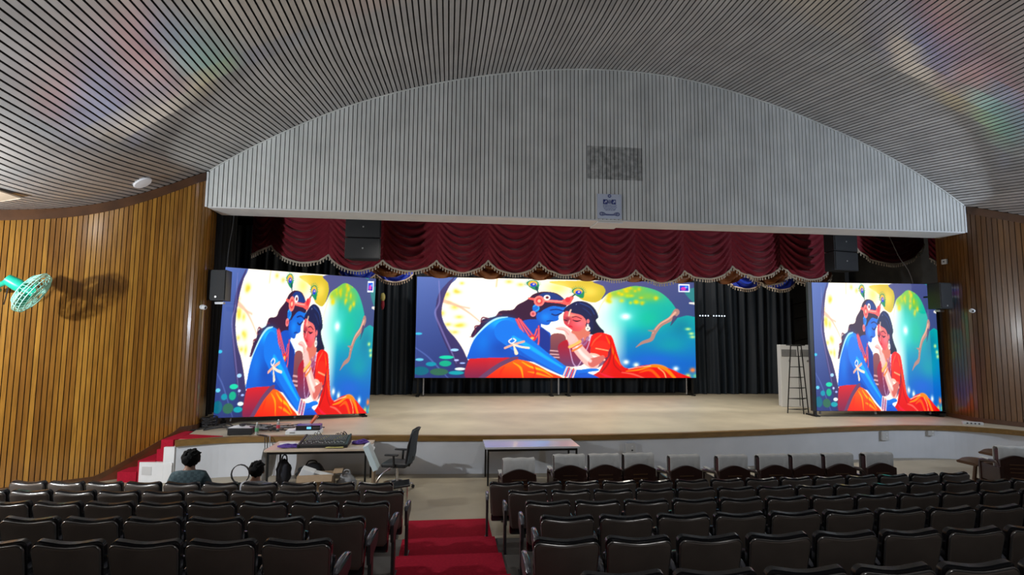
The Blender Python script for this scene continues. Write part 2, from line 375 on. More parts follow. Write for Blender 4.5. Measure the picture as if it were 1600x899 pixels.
def wall(name, curve, pitch, material, trimname, zb, label, tlabel, inward):
    s_ = np.r_[0, np.cumsum(np.hypot(*np.diff(curve, axis=0).T))]
    px = lambda t: float(np.interp(t, s_, curve[:, 0])); py = lambda t: float(np.interp(t, s_, curve[:, 1]))
    def frame(t):
        a = np.array((px(t-.03), py(t-.03))); c = np.array((px(t+.03), py(t+.03))); d = (c-a)/np.linalg.norm(c-a)
        n = np.array((-d[1], d[0]))*inward; return np.array((px(t), py(t))), d, n
    Lt = s_[-1]; nb = 60
    top = lambda p: (zc(p[0], min(p[1], YF)) if p[1] <= YF+0.02 else FB+0.04)
    b = MB(); fr = [frame(max(0.03, min(Lt-0.03, Lt*i/nb))) for i in range(nb+1)]
    b.grid(lambda u, v: (fr[round(u*nb)][0][0]-fr[round(u*nb)][2][0]*0.03, fr[round(u*nb)][0][1]-fr[round(u*nb)][2][1]*0.03, zb(fr[round(u*nb)][0])*(1-v)+v*(top(fr[round(u*nb)][0])+0.01)), nb, 1)
    wo = struct(b.obj(name, M['woodgap']), label, 'wall')
    n = int(Lt/pitch)
    for i in range(n):
        t = (i+0.5)*pitch; p, d, nn = frame(t); hw = pitch*0.5-0.007; zt = top(p)-(0.19 if p[1] < YF else 0)
        th = 0.012+0.004*random.random()
        A = p-d*hw; B_ = p+d*hw
        MB().hexa([(*(A+nn*th), zb(p)), (*(B_+nn*th), zb(p)), (*(B_-nn*0.01), zb(p)), (*(A-nn*0.01), zb(p)), (*(A+nn*th), zt), (*(B_+nn*th), zt), (*(B_-nn*0.01), zt), (*(A-nn*0.01), zt)]).obj('wall_slat', material, wo)
    # curved trim board under the ceiling
    ts = [t for t in np.linspace(0.05, Lt-0.05, 70) if py(t) < YF-0.01]
    rings = []
    for t in ts:
        p, d, nn = frame(t); z1 = top(p)-0.003; z0 = z1-0.20
        a = p+nn*0.028; c = p-nn*0.02
        rings.append([(*a, z0), (*a, z1), (*c, z1), (*c, z0)])
    tr = MB().loft(rings).obj(trimname, M['trim'], smooth=30)
    struct(tr, tlabel, 'trim')
    # skirting board
    rings = []
    for t in np.linspace(0.05, Lt-0.05, 50):
        p, d, nn = frame(t); z0 = zb(p); a = p+nn*0.035; c = p-nn*0.0
        rings.append([(*a, z0), (*a, z0+0.11), (*c, z0+0.11), (*c, z0)])
    MB().loft(rings).obj('skirting_board', M['trim'], wo)
    return wo
zbl = lambda p: 0.805 if p[1] > 12.95 else 0.805*max(0, min(1, (-5.62-p[0])/-0.0001)) if False else (0.805 if p[1] > 13.0 else max(0.0, 0.805-(13.0-p[1])*0.85))
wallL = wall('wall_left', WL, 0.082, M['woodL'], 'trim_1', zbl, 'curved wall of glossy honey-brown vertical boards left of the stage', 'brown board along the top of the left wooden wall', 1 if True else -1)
wallR = wall('wall_right', WR, 0.112, M['woodR'], 'trim_2', lambda p: 0.805, 'brown vertical board wall right of the stage, coloured darker for weaker light', 'brown board along the top of the right wooden wall', -1)
_b = MB(); _q = [p for p in WL if 11.9 < p[1] < 13.15]
_b.loft([[(p[0]+0.030, p[1]-0.020, 0.0), (p[0]+0.030, p[1]-0.020, zbl(p)+0.03), (p[0]-0.03, p[1]+0.03, zbl(p)+0.03), (p[0]-0.03, p[1]+0.03, 0.0)] for p in _q])
_b.obj('stair_side_board', M['stairboard'], wallL)
# plain rear parts of the side walls (outside the picture)
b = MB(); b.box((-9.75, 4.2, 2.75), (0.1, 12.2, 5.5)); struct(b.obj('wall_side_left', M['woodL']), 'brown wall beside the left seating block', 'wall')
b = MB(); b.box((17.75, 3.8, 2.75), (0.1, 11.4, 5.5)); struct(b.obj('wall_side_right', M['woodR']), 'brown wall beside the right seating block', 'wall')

# ------------------------------------------------------------------ floor, tiers, carpet
b = MB(); b.box((4.0, 8.0, -0.05), (27.4, 13.0, 0.1)); floor = struct(b.obj('floor', M['floor']), 'beige vinyl hall floor in front of the stage', 'floor')
KC = 0.0065; RP = 0.97; RZ = 0.145
def yrow(r, x): return 8.0-RP*(r-1)+KC*(x-4.4)**2
for r in range(2, 10):
    xs_ = np.linspace(-9.6, 17.6, 40)
    front = [(x, yrow(r-1, x)-0.24) for x in xs_]
    back = [(x, yrow(r, x)-0.24) for x in xs_] if r < 9 else [(x, -1.8) for x in xs_]
    MB().prism(front+back[::-1], 0.0, RZ*(r-1)).obj('floor_tier', M['tier'], floor)
prof = [(9.12, 0.012)]
for r in range(1, 9):
    ye = yrow(r, 0.08)-0.24; prof += [(ye+0.013, RZ*(r-1)+0.012), (ye+0.013, RZ*r+0.012)]
prof.append((-1.0, RZ*8+0.012))
b = MB()
XL = lambda y: -0.56; XR = lambda y: 0.70
b.add([(XL(y), y, z) for y, z in prof]+[(XR(y), y, z) for y, z in prof], [(i, i+1, len(prof)+i+1, len(prof)+i) for i in range(len(prof)-1)])
b.obj('aisle_carpet', M['carpet'])
tag(bpy.data.objects['aisle_carpet'], 'red carpet running down the stepped aisle between the seat blocks', 'carpet')

# ------------------------------------------------------------------ stage
SZ = 0.80
lipP = [(-5.34, 11.88), (-5.0, 12.05), (-4.5, 12.22), (-3.6, 12.27), (-2.4, 12.25), (-1.0, 12.18), (0.7, 12.08), (2.8, 12.0), (4.3, 12.06), (5.8, 12.16), (7.6, 12.38), (9.4, 12.66), (10.6, 12.79), (11.4, 12.82), (12.2, 12.72), (12.8, 12.5), (13.3, 12.1), (13.7, 11.6), (14.4, 10.8), (15.6, 9.9), (17.0, 9.2)]
lip = cr_spline(lipP, 5)
outline = [(-5.42, 12.6), (-5.50, 13.05), (-5.7, 14.4), (-8.5, 14.6), (-8.5, 22.5), (17.0, 22.5), (17.7, 9.0)]
front = [tuple(p) for p in lip]
b = MB(); b.prism(front+[(17.6, 9.3), (17.6, 22.3), (-8.4, 22.3), (-8.4, 14.5), (-5.72, 14.4), (-5.50, 13.1), (-5.42, 12.6)], 0.70, SZ)
stage = struct(b.obj('floor_stage', M['stagefloor']), 'raised stage with beige floor and curved front', 'stage')
def offs(P, d):
    out = []
    for i in range(len(P)):
        a = P[max(0, i-1)]; c = P[min(len(P)-1, i+1)]; t = (c-a)/np.linalg.norm(c-a); out.append(P[i]+np.array((t[1], -t[0]))*d)
    return np.array(out)
lo = offs(lip, 0.035); li = offs(lip, -0.10); wf = offs(lip, -0.015); wb = offs(lip, -0.2)
MB().loft([[(*lo[i], SZ-0.105), (*lo[i], SZ+0.006), (*li[i], SZ+0.006), (*li[i], SZ-0.105)] for i in range(len(lip))]).obj('stage_lip', M['lip'], stage)
MB().loft([[(*wf[i], 0.0), (*wf[i], SZ-0.10), (*wb[i], SZ-0.10), (*wb[i], 0.0)] for i in range(len(lip))]).obj('stage_front_wall', M['stagewall'], stage)
MB().loft([[(*offs(lip, 0.0)[i], 0.0), (*offs(lip, 0.0)[i], 0.06), (*wf[i], 0.06), (*wf[i], 0.0)] for i in range(len(lip))]).obj('stage_skirting', M['lip'], stage) if False else None
# backstage shell
b = MB(); b.box((4.0, 22.35, 4.0), (25.0, 0.1, 7.2)); struct(b.obj('wall_back', M['void']), 'dark rear wall of the stage', 'wall')
b = MB(); b.box((-8.45, 18.3, 4.0), (0.1, 8.1, 7.2)); struct(b.obj('wall_stage_left', M['void']), 'dark side wall of the stage at left', 'wall')
b = MB(); b.box((17.65, 18.0, 4.0), (0.1, 8.7, 7.2)); struct(b.obj('wall_stage_right', M['backwall']), 'grey side wall of the stage at right', 'wall')
b = MB(); b.box((4.5, 18.2, 7.6), (26.4, 8.5, 0.1)); struct(b.obj('ceiling_stage', M['void']), 'dark ceiling over the stage', 'ceiling')

# stairs at the left end of the stage
st = struct(MB().box((-5.695, 12.50, 0.31), (0.07, 1.00, 0.62)).obj('stage_stairs', M['carpet']), 'red carpeted steps up to the left end of the stage', 'stairs')
MB().box((-5.895, 12.485, 0.205), (0.33, 1.02, 0.41)).obj('step', M['carpet'], st)
MB().box((-6.235, 12.47, 0.10), (0.35, 1.04, 0.20)).obj('step', M['carpet'], st)
MB().prism([(-5.42, 12.62), (-4.62, 12.35), (-5.2, 12.1), (-5.36, 12.1)], SZ, SZ+0.012).obj('landing_carpet', M['carpet'], st)
MB().prism([(-5.66, 13.02), (-5.50, 13.02), (-5.36, 12.1), (-5.42, 11.97), (-5.66, 12.0)], 0.0, SZ+0.008).obj('landing', M['carpet'], st)
sw = struct(MB().prism([(-6.02, 11.96), (-5.36, 11.84), (-5.36, 11.93), (-6.02, 12.05)], 0, 0.385).obj('wall_stringer', M['white']), 'low white stepped wall beside the red stairs', 'wall')
MB().box((-5.44, 11.91, 0.34), (0.20, 0.08, 0.69)).obj('stringer_post', M['white'], sw)
MB().box((-5.86, 11.935, 0.22), (0.20, 0.02, 0.16), Matrix.Rotation(-0.18, 3, 'Z')).obj('socket_plate', M['plate'], sw)

# ------------------------------------------------------------------ the picture shown on the LED walls (one value per pixel of the wall)
def f2(p): return p
def f6(p): return (333.3+p[0]*0.63, 100+p[1]*0.63)
def f7(p): return (733.3+p[0]*0.593, 133.3+p[1]*0.593)
def uv(p):
    u = (p[0]-95)/1455; yt = 108+27*u; return (u, (p[1]-yt)/(637-yt))
class Paint:
    def __init__(s, W, H, ss=2):
        s.W, s.H, s.ss = W*ss, H*ss, ss
        s.U, s.V = np.meshgrid((np.arange(s.W)+.5)/s.W, (np.arange(s.H)+.5)/s.H)
        s.im = np.zeros((s.H, s.W, 3))
    def _bb(s, P, pad=0.0):
        a = P.min(0)-pad; c = P.max(0)+pad
        x0, x1 = max(0, int(a[0]*s.W)-1), min(s.W, int(c[0]*s.W)+2); y0, y1 = max(0, int(a[1]*s.H)-1), min(s.H, int(c[1]*s.H)+2)
        return x0, x1, y0, y1
    def blend(s, box, mask, col, col2=None, d=(0, 1)):
        x0, x1, y0, y1 = box; c = np.array(col)/255.
        reg = s.im[y0:y1, x0:x1]
        if col2 is not None:
            t = (s.U[y0:y1, x0:x1]*d[0]+s.V[y0:y1, x0:x1]*d[1]); m = mask > 0.5
            lo, hi = (t[m].min(), t[m].max()) if m.any() else (0, 1)
            t = np.clip((t-lo)/(hi-lo+1e-9), 0, 1)[..., None]; c = c*(1-t)+np.array(col2)/255.*t
        s.im[y0:y1, x0:x1] = reg*(1-mask[..., None])+c*mask[..., None]
    def poly(s, pts, col, fr=f2, col2=None, d=(0, 1), a=1.0, smooth=True):
        P = np.array([uv(fr(p)) for p in pts])
        if smooth: P = cr_spline(P, 4, True)
        box = x0, x1, y0, y1 = s._bb(P)
        if x1 <= x0 or y1 <= y0: return
        X, Y = s.U[y0:y1, x0:x1], s.V[y0:y1, x0:x1]; ins = np.zeros(X.shape, bool)
        for i in range(len(P)):
            (xa, ya), (xb, yb) = P[i], P[(i+1) % len(P)]
            if ya == yb: continue
            ins ^= ((ya > Y) != (yb > Y)) & (X < (xb-xa)*(Y-ya)/(yb-ya)+xa)
        s.blend(box, ins*a, col, col2, d)
    def line(s, pts, wd, col, fr=f2, a=1.0, soft=0.0):
        """stroke; width in picture units of the frame, may taper"""
        sc = {f2: 1, f6: .63, f7: .593}[fr]; P = np.array([fr(p) for p in pts], float)
        P = cr_spline(P, 6); ws = np.interp(np.linspace(0, 1, len(P)), np.linspace(0, 1, len(wd)), wd) if hasattr(wd, '__len__') else np.full(len(P), wd)
        ws = ws*sc/2; Q = np.array([uv(p) for p in P]); box = x0, x1, y0, y1 = s._bb(Q, max(ws)*1.6/500)
        if x1 <= x0 or y1 <= y0: return
        X = s.U[y0:y1, x0:x1]*1455+95; Y = s.V[y0:y1, x0:x1]; yt = 108+27*(X-95)/1455; Y = yt+Y*(637-yt)
        mk = np.zeros(X.shape)
        for i in range(len(P)-1):
            ax, ay = P[i]; dx, dy = P[i+1]-P[i]; L2 = dx*dx+dy*dy+1e-9
            t = np.clip(((X-ax)*dx+(Y-ay)*dy)/L2, 0, 1); dist = np.hypot(X-ax-t*dx, Y-ay-t*dy); r = ws[i]+(ws[i+1]-ws[i])*t
            mk = np.maximum(mk, np.clip((r-dist)/(1.2+soft*r)+0.5, 0, 1))
        s.blend(box, mk*a, col)
    def ell(s, c, r, col, fr=f2, soft=0.0, a=1.0):
        sc = {f2: 1, f6: .63, f7: .593}[fr]; cx_, cy_ = fr(c); rx, ry = (r if hasattr(r, '__len__') else (r, r)); rx *= sc; ry *= sc
        X = s.U*1455+95; yt = 108+27*s.U; Y = yt+s.V*(637-yt)
        q = np.hypot((X-cx_)/rx, (Y-cy_)/ry)
        mk = np.exp(-(q**2)*1.6) if soft else np.clip((1-q)*min(rx, ry)/1.4+0.5, 0, 1)
        s.blend((0, s.W, 0, s.H), mk*a, col)
    def out(s):
        k = s.ss; return s.im.reshape(s.H//k, k, s.W//k, k, 3).mean((1, 3))
def paint(W, H):
    p = Paint(W, H); E_, L, G = p.ell, p.line, p.poly
    p.im[:] = np.array((255, 246, 232))/255.
    # right side: green to blue glade
    x7 = (p.U*1455+95-733.3)/0.593; t = np.clip((x7-560)/200, 0, 1)[..., None]
    v = p.V[..., None]
    tea = np.array((70, 190, 150))/255.*(1-np.clip(v/0.55, 0, 1))+np.array((30, 160, 175))/255.*np.clip(v/0.55, 0, 1)
    blu = np.array((35, 110, 185))/255.; k = np.clip((v-0.45)/0.4, 0, 1); tea = tea*(1-k)+blu*k
    p.im = p.im*(1-t)+tea*t
    E_((560, 450), (170, 420), (215, 240, 232), f7, True, .85); E_((740, 310), (200, 150), (120, 225, 215), f7, True, .7)
    E_((950, 330), (150, 120), (45, 190, 150), f7, True, .6); E_((1150, 560), (200, 110), (25, 160, 165), f7, True, .7)
    E_((1250, 400), (150, 120), (25, 120, 150), f7, True, .6); E_((1000, 690), (300, 80), (60, 110, 200), f7, True, .8)
    E_((740, 310), (55, 35), (255, 255, 255), f7, True, 1); E_((520, 220), (60, 30), (220, 245, 230), f7, True, .8)
    # golden haze and leaves
    G([(60, 0), (520, 0), (570, 70), (540, 140), (470, 185), (390, 175), (330, 150), (250, 60)], (226, 200, 96), f7, (200, 178, 70), (1, 0))
    E_((130, 60), (120, 70), (250, 225, 140), f7, True, .9); E_((420, 90), (100, 60), (240, 215, 110), f7, True, .8)
    for c, r in (((740, 100), (190, 60)), ((820, 60), (160, 40)), ((640, 110), (90, 40)), ((950, 130), (140, 60))): E_(c, r, (150, 190, 70), f7, True, .75)
    for i in range(26):
        E_((rng.uniform(580, 1080), rng.uniform(45, 200)), (rng.uniform(18, 34), rng.uniform(14, 24)), (rng.uniform(200, 245), rng.uniform(190, 215), 50), f7, True, .75)
    for i in range(12): E_((rng.uniform(220, 330), rng.uniform(130, 420)), (rng.uniform(14, 30), rng.uniform(10, 20)), (240, 205, 80), f2, True, .7)
    for c in ((560, 135), (300, 190), (255, 360), (290, 400), (620, 150)): E_(c, (22, 12), (225, 190, 60), f2, True, .6)
    for c in ((1310, 420), (1340, 460), (1330, 95), (1350, 490)): E_(c, (34, 16), (210, 235, 150), f7, True, .9)
    # pale branches in the glow
    L([(225, 235), (300, 262), (360, 300), (420, 350)], [20, 12, 8, 5], (236, 184, 160), f2, .8, .6)
    L([(360, 275), (300, 262)], 8, (236, 184, 160), f2, .7, .6); L([(500, 112), (495, 160)], 9, (240, 200, 160), f2, .7)
    L([(560, 150), (520, 210), (480, 300)], [14, 8, 5], (235, 205, 160), f7, .6, .6)
    # dark bough at the top right
    G([(500, -10), (1420, -10), (1420, 290), (1300, 300), (1200, 320), (1210, 260), (1150, 170), (1060, 95), (950, 55), (820, 38), (690, 70), (590, 100), (520, 160), (560, 90), (540, 40)], (92, 92, 138), f7, (70, 84, 128), (1, 0.3))
    G([(1150, -5), (1230, -5), (1300, 120), (1390, 190), (1390, 60), (1330, 60), (1260, 20)], (60, 150, 140), f7, a=.75)
    L([(1330, 190), (1400, 195)], [14, 26], (240, 235, 225), f7, .9)
    L([(1205, 270), (1150, 330), (1060, 380), (1000, 450), (970, 510), (890, 540), (830, 580)], [60, 42, 36, 40, 34, 26, 6], (176, 138, 130), f7)
    L([(1195, 275), (1130, 330), (1050, 378), (985, 455)], [20, 14, 10, 8], (226, 180, 160), f7, .9)
    L([(1000, 440), (940, 432)], [22, 5], (176, 138, 130), f7); L([(1190, 320), (1150, 390)], [40, 5], (80, 70, 110), f7, .8)
    # flowers at the lower right
    for c, col in (((740, 710), (250, 250, 235)), ((830, 735), (245, 250, 230)), ((1190, 768), (240, 245, 245)), ((1345, 780), (245, 140, 80)), ((1300, 830), (210, 210, 120)), ((1370, 830), (120, 190, 150))): E_(c, (34, 26), col, f7, True, 1)
    # tree trunk at the left
    G([(60, 60), (288, 100), (255, 160), (226, 240), (222, 310), (250, 380), (300, 440), (345, 520), (375, 650), (60, 660)], (104, 124, 180), f2, (44, 56, 110), (0.6, 0.45), smooth=True)
    G([(285, 108), (240, 200), (222, 300), (245, 380), (300, 440), (350, 530), (372, 640), (330, 640), (270, 520), (225, 420), (195, 320), (205, 200)], (70, 54, 96), f2, a=.7)
    L([(205, 130), (210, 240), (190, 300), (220, 380), (265, 480), (300, 560)], [4, 8, 10, 9, 8, 4], (160, 150, 200), f2, .55)
    L([(95, 480), (150, 520), (190, 560), (260, 637)], [5, 7, 8, 5], (120, 140, 200), f2, .5)
    for c, r, col in (((250, 530), (36, 9), (60, 205, 170)), ((245, 562), (30, 15), (20, 170, 140)), ((175, 565), (26, 11), (40, 150, 170)), ((118, 542), (20, 7), (120, 200, 220)), ((110, 408), (18, 6), (90, 190, 220)), ((290, 492), (20, 7), (170, 210, 240)), ((318, 590), (26, 7), (230, 245, 240)), ((300, 610), (38, 10), (30, 160, 170)), ((125, 600), (40, 22), (20, 110, 130)), ((215, 605), (45, 18), (60, 110, 90)), ((300, 545), (12, 5), (190, 200, 240)), ((330, 560), (14, 4), (170, 190, 240))): E_(c, r, col)
    # the man: hair, back, face
    G([(560, 160), (640, 138), (740, 148), (800, 185), (835, 240), (760, 250), (690, 250), (640, 280), (610, 340), (570, 390), (480, 395), (420, 372), (340, 352), (250, 372), (180, 410), (130, 460), (95, 500), (70, 520), (60, 500), (90, 445), (130, 410), (150, 370), (250, 345), (290, 300), (390, 290), (430, 250), (510, 205)], (62, 24, 60), f6)
    for q in ([(200, 365), (150, 355), (140, 390), (190, 385)], [(130, 420), (90, 430), (95, 470), (75, 510), (50, 515)], [(300, 330), (270, 330), (260, 350)]): L(q, [12, 9, 5], (120, 40, 60), f6, .9)
    G([(42, 700), (44, 640), (75, 555), (130, 475), (200, 405), (260, 368), (340, 350), (430, 365), (500, 392), (580, 420), (650, 440), (705, 500), (705, 720), (560, 720), (420, 700), (200, 705)], (10, 120, 215), f6, (28, 70, 160), (0.7, 0.4))
    E_((300, 400), (130, 60), (40, 190, 245), f6, True, .9); E_((160, 560), (80, 110), (20, 130, 215), f6, True, .8); E_((300, 610), (110, 80), (40, 84, 170), f6, True, .7)
    L([(80, 530), (130, 470), (200, 402), (270, 362), (350, 350)], [8, 14, 18, 16, 8], (200, 240, 255), f6, .85)
    G([(620, 440), (680, 480), (705, 560), (700, 690), (640, 640), (610, 560), (615, 500)], (40, 62, 142), f6)
    G([(700, 480), (640, 440), (610, 410), (700, 415), (730, 470)], (255, 250, 240), f6, a=.9)
    G([(560, 650), (640, 620), (700, 690), (640, 700)], (236, 160, 140), f6, a=.8)
    G([(470, 385), (600, 370), (625, 420), (590, 480), (510, 480)], (16, 92, 186), f6)
    G([(600, 185), (640, 148), (720, 148), (780, 178), (810, 205), (700, 205)], (36, 66, 130), f6)
    G([(640, 272), (700, 246), (828, 262), (808, 305), (770, 340), (768, 372), (740, 385), (705, 390), (690, 412), (655, 415), (600, 392), (585, 330)], (10, 128, 216), f6, (14, 96, 190), (-1, 0.4))
    E_((660, 350), (60, 50), (20, 150, 230), f6, True, .8)
    G([(590, 260), (640, 235), (720, 232), (830, 245), (815, 268), (720, 258), (650, 285), (610, 310), (560, 300)], (52, 26, 66), f6)
    L([(712, 325), (745, 335), (790, 318)], 9, (10, 30, 90), f6); L([(700, 292), (755, 286), (812, 302)], 8, (10, 40, 110), f6); L([(672, 384), (700, 380), (722, 384)], 7, (10, 60, 140), f6)
    E_((582, 276), (30, 34), (14, 120, 206), f6); L([(560, 262), (590, 250), (606, 280), (580, 300)], 7, (100, 200, 250), f6, .8)
    E_((558, 323), 24, (240, 148, 148), f6); E_((558, 323), 12, (200, 90, 100), f6)
    # head band and feathers
    G([(515, 186), (600, 194), (700, 205), (790, 212), (850, 185), (896, 160), (893, 195), (862, 245), (840, 252), (780, 236), (650, 224), (580, 215), (515, 200)], (238, 112, 108), f6, smooth=False)
    L([(640, 210), (720, 216), (800, 220)], 8, (255, 190, 180), f6, .8); E_((845, 205), (22, 22), (215, 70, 80), f6)
    E_((608, 216), 44, (240, 140, 132), f6); E_((608, 216), 28, (214, 84, 88), f6); E_((608, 216), 14, (255, 196, 170), f6)
    E_((672, 187), (28, 22), (250, 245, 240), f6); E_((674, 187), (13, 11), (110, 16, 40), f6)
    for (fx, fy), sg in (((554, 78), 1), ((930, 142), -1)):
        for k in range(13):
            an = PI*k/12+PI; L([(fx, fy+10), (fx+88*math.cos(an)*0.8, fy+70*math.sin(an)*0.75)], [7, 3], (40, 140, 120), f6, .75)
        G([(fx-52, fy-10), (fx-20, fy-34), (fx+30, fy-32), (fx+52, fy), (fx+40, fy+50), (fx-15, fy+30)], (30, 140, 100), f6)
        E_((fx, fy-6), (38, 25), (250, 190, 90), f6); E_((fx+4, fy+2), (26, 17), (20, 80, 200), f6); E_((fx+8, fy-2), (9, 7), (250, 200, 190), f6)
    L([(585, 105), (600, 150)], [22, 6], (20, 80, 90), f6); L([(905, 160), (880, 180)], [14, 6], (20, 100, 90), f6)
    # necklaces
    for q in ([(420, 368), (470, 470), (530, 555), (548, 585)], [(440, 362), (505, 470), (560, 540), (600, 490), (605, 425)], [(455, 372), (520, 455), (565, 505), (590, 450)], [(606, 440), (604, 560), (578, 652)], [(430, 372), (480, 475), (520, 560)]):
        L(q, 15, (206, 70, 92), f6); L(q, 5, (255, 170, 170), f6, .7)
    E_((552, 525), (34, 26), (214, 70, 80), f6); E_((552, 525), (15, 11), (255, 190, 120), f6)
    # dhoti
    G([(40, 712), (100, 692), (260, 686), (430, 692), (480, 760), (400, 870), (40, 870)], (206, 54, 62), f6, (120, 44, 84), (0.1, 1))
    G([(190, 870), (250, 790), (330, 728), (420, 704), (490, 708), (580, 742), (680, 796), (790, 870)], (252, 120, 26), f6, (222, 54, 26), (-0.3, 1))
    G([(445, 686), (380, 684), (250, 750), (100, 870), (150, 870), (300, 760)], (112, 74, 108), f6)
    for q, cc in (([(400, 725), (460, 770), (480, 850)], (255, 186, 60)), ([(470, 720), (540, 760), (640, 790), (720, 840)], (255, 200, 70)), ([(520, 800), (600, 815), (700, 845)], (255, 170, 60)), ([(330, 760), (300, 800), (290, 850)], (214, 60, 40)), ([(560, 745), (580, 800), (560, 850)], (216, 60, 26))): L(q, [6, 18, 6], cc, f6, .85, .5)
    # the woman: hair, face
    G([(80, 470), (190, 470), (210, 560), (190, 730), (70, 690), (70, 580)], (150, 92, 92), f7, (92, 56, 84), (0.3, 1))
    for yy in (610, 640, 665): L([(70, yy), (150, yy+6)], 12, (230, 190, 190), f7, .8)
    G([(185, 270), (230, 212), (310, 174), (400, 188), (462, 240), (494, 312), (472, 345), (505, 400), (545, 452), (430, 470), (385, 420), (300, 300)], (28, 36, 84), f7, (24, 22, 56), (0.3, 1))
    L([(300, 200), (270, 250)], 6, (200, 200, 220), f7, .8); L([(330, 190), (420, 230), (460, 290)], 8, (60, 96, 160), f7, .7); L([(300, 215), (380, 250), (430, 300)], 8, (50, 80, 140), f7, .6)
    G([(140, 560), (240, 505), (340, 510), (430, 540), (430, 640), (340, 740), (180, 740), (150, 660)], (186, 36, 52), f7, (110, 70, 110), (0, 1))
    G([(270, 420), (390, 390), (420, 460), (340, 545), (250, 520)], (212, 128, 112), f7)
    G([(182, 310), (205, 262), (270, 280), (345, 300), (385, 350), (372, 400), (330, 438), (275, 436), (228, 405), (192, 372)], (240, 132, 128), f7, (206, 80, 92), (-1, 0.2))
    E_((325, 372), (48, 30), (255, 128, 140), f7, True, .9); E_((222, 335), (30, 34), (120, 46, 66), f7, True, .7); E_((255, 300), (50, 18), (235, 170, 150), f7, True, .8)
    G([(190, 268), (235, 232), (290, 270), (360, 305), (395, 365), (380, 420), (440, 440), (440, 330), (330, 220), (230, 210)], (28, 34, 80), f7)
    L([(268, 342), (300, 352), (335, 346)], [6, 13, 6], (60, 16, 40), f7); L([(262, 316), (300, 312), (345, 330)], 7, (90, 30, 50), f7); L([(190, 340), (215, 348)], 9, (60, 16, 40), f7)
    L([(228, 402), (246, 396), (264, 404)], [6, 13, 6], (206, 30, 60), f7); L([(238, 345), (228, 375)], 9, (255, 190, 180), f7, .8)
    L([(250, 252), (240, 272), (232, 305)], [14, 16, 10], (250, 216, 190), f7, .9); E_((402, 352), (14, 20), (226, 130, 130), f7)
    E_((400, 386), 10, (230, 225, 220), f7); E_((400, 416), 22, (238, 236, 226), f7); E_((400, 416), 9, (170, 160, 160), f7)
    # her sari, sleeve, arm, hand
    G([(425, 490), (500, 452), (590, 470), (618, 495), (640, 560), (670, 660), (700, 735), (760, 765), (870, 742), (1000, 733), (1120, 762), (1215, 802), (1300, 870), (440, 870), (500, 790), (545, 700), (560, 610), (430, 590)], (236, 56, 48), f7, (206, 26, 40), (-0.3, 1))
    for q, wd_, cc in (([(560, 480), (600, 560), (640, 660), (690, 740)], [6, 22, 20, 8], (255, 120, 50)), ([(520, 470), (460, 520), (430, 570)], [10, 16, 8], (255, 110, 80)), ([(600, 500), (605, 620), (580, 720), (520, 800)], [6, 14, 16, 10], (160, 14, 36)), ([(640, 600), (630, 720), (700, 800)], [5, 12, 8], (170, 16, 40)), ([(740, 790), (860, 775), (980, 742), (1090, 765), (1180, 850)], [8, 18, 26, 36, 26], (255, 160, 60)), ([(860, 800), (960, 780), (1040, 850)], [6, 26, 24], (255, 120, 40)), ([(1030, 760), (1080, 800), (1100, 850)], [8, 10, 10], (255, 215, 140)), ([(700, 800), (800, 815), (900, 850)], [8, 14, 10], (250, 130, 110)), ([(500, 800), (560, 830), (640, 850)], [6, 16, 10], (235, 60, 90)), ([(760, 770), (870, 752), (960, 742)], 7, (255, 220, 190)), ([(1120, 770), (1200, 810), (1260, 850)], [5, 14, 10], (230, 60, 30))): L(q, wd_, cc, f7, .85, .4)
    G([(500, 600), (590, 580), (600, 640), (545, 720), (480, 760), (520, 690)], (96, 44, 80), f7, a=.7)
    G([(440, 560), (520, 520), (600, 560), (580, 620), (560, 670), (430, 640)], (238, 66, 56), f7); L([(425, 640), (480, 650), (545, 690)], 20, (240, 196, 180), f7); L([(470, 590), (580, 610)], 10, (250, 170, 130), f7)
    for q in ([(430, 470), (405, 560), (360, 660), (310, 745), (270, 720), (245, 620), (228, 520)], [(360, 500), (345, 560), (385, 540), (420, 470)]): L(q, 9, (206, 176, 206), f7, .9)
    L([(350, 520), (370, 560), (400, 500)], 30, (150, 100, 140), f7, .7)
    L([(255, 500), (320, 600), (400, 690), (450, 725)], [84, 92, 100, 96], (240, 190, 182), f7); L([(440, 715), (500, 690), (530, 670)], [80, 60, 40], (206, 120, 112), f7); L([(290, 560), (350, 640), (420, 700)], [24, 30, 30], (255, 232, 226), f7, .8, .6)
    G([(112, 415), (165, 400), (215, 415), (255, 450), (290, 510), (240, 540), (205, 480), (190, 440), (150, 432)], (246, 196, 190), f7); L([(120, 418), (190, 430), (230, 470)], 6, (206, 130, 130), f7, .8)
    L([(238, 578), (290, 556), (330, 530)], 26, (246, 190, 120), f7); L([(265, 612), (310, 590), (345, 565)], 16, (240, 140, 90), f7); L([(255, 590), (335, 548)], 5, (190, 60, 60), f7)
    # his arm with band and bracelets, hand
    L([(340, 470), (470, 575), (640, 690), (790, 780), (860, 812)], [190, 165, 120, 84, 74], (8, 128, 218), f6); L([(400, 520), (520, 590), (660, 680), (800, 765)], [30, 36, 26, 14], (50, 186, 244), f6, .8, .6)
    L([(360, 560), (480, 660), (620, 740), (780, 820)], [20, 24, 20, 10], (16, 84, 180), f6, .6, .6)
    G([(880, 790), (960, 782), (1040, 772), (1095, 778), (1096, 792), (1010, 806), (1075, 835), (1110, 870), (860, 870)], (10, 134, 220), f6, (20, 90, 190), (0, 1)); L([(1000, 815), (940, 820)], 6, (16, 80, 170), f6, .7)
    for i in range(5): L([(838+i*18, 762+i*5), (822+i*18, 800+i*6), (806+i*18, 838+i*7)], 13, (250, 206, 196) if i % 2 == 0 else (226, 92, 92), f6)
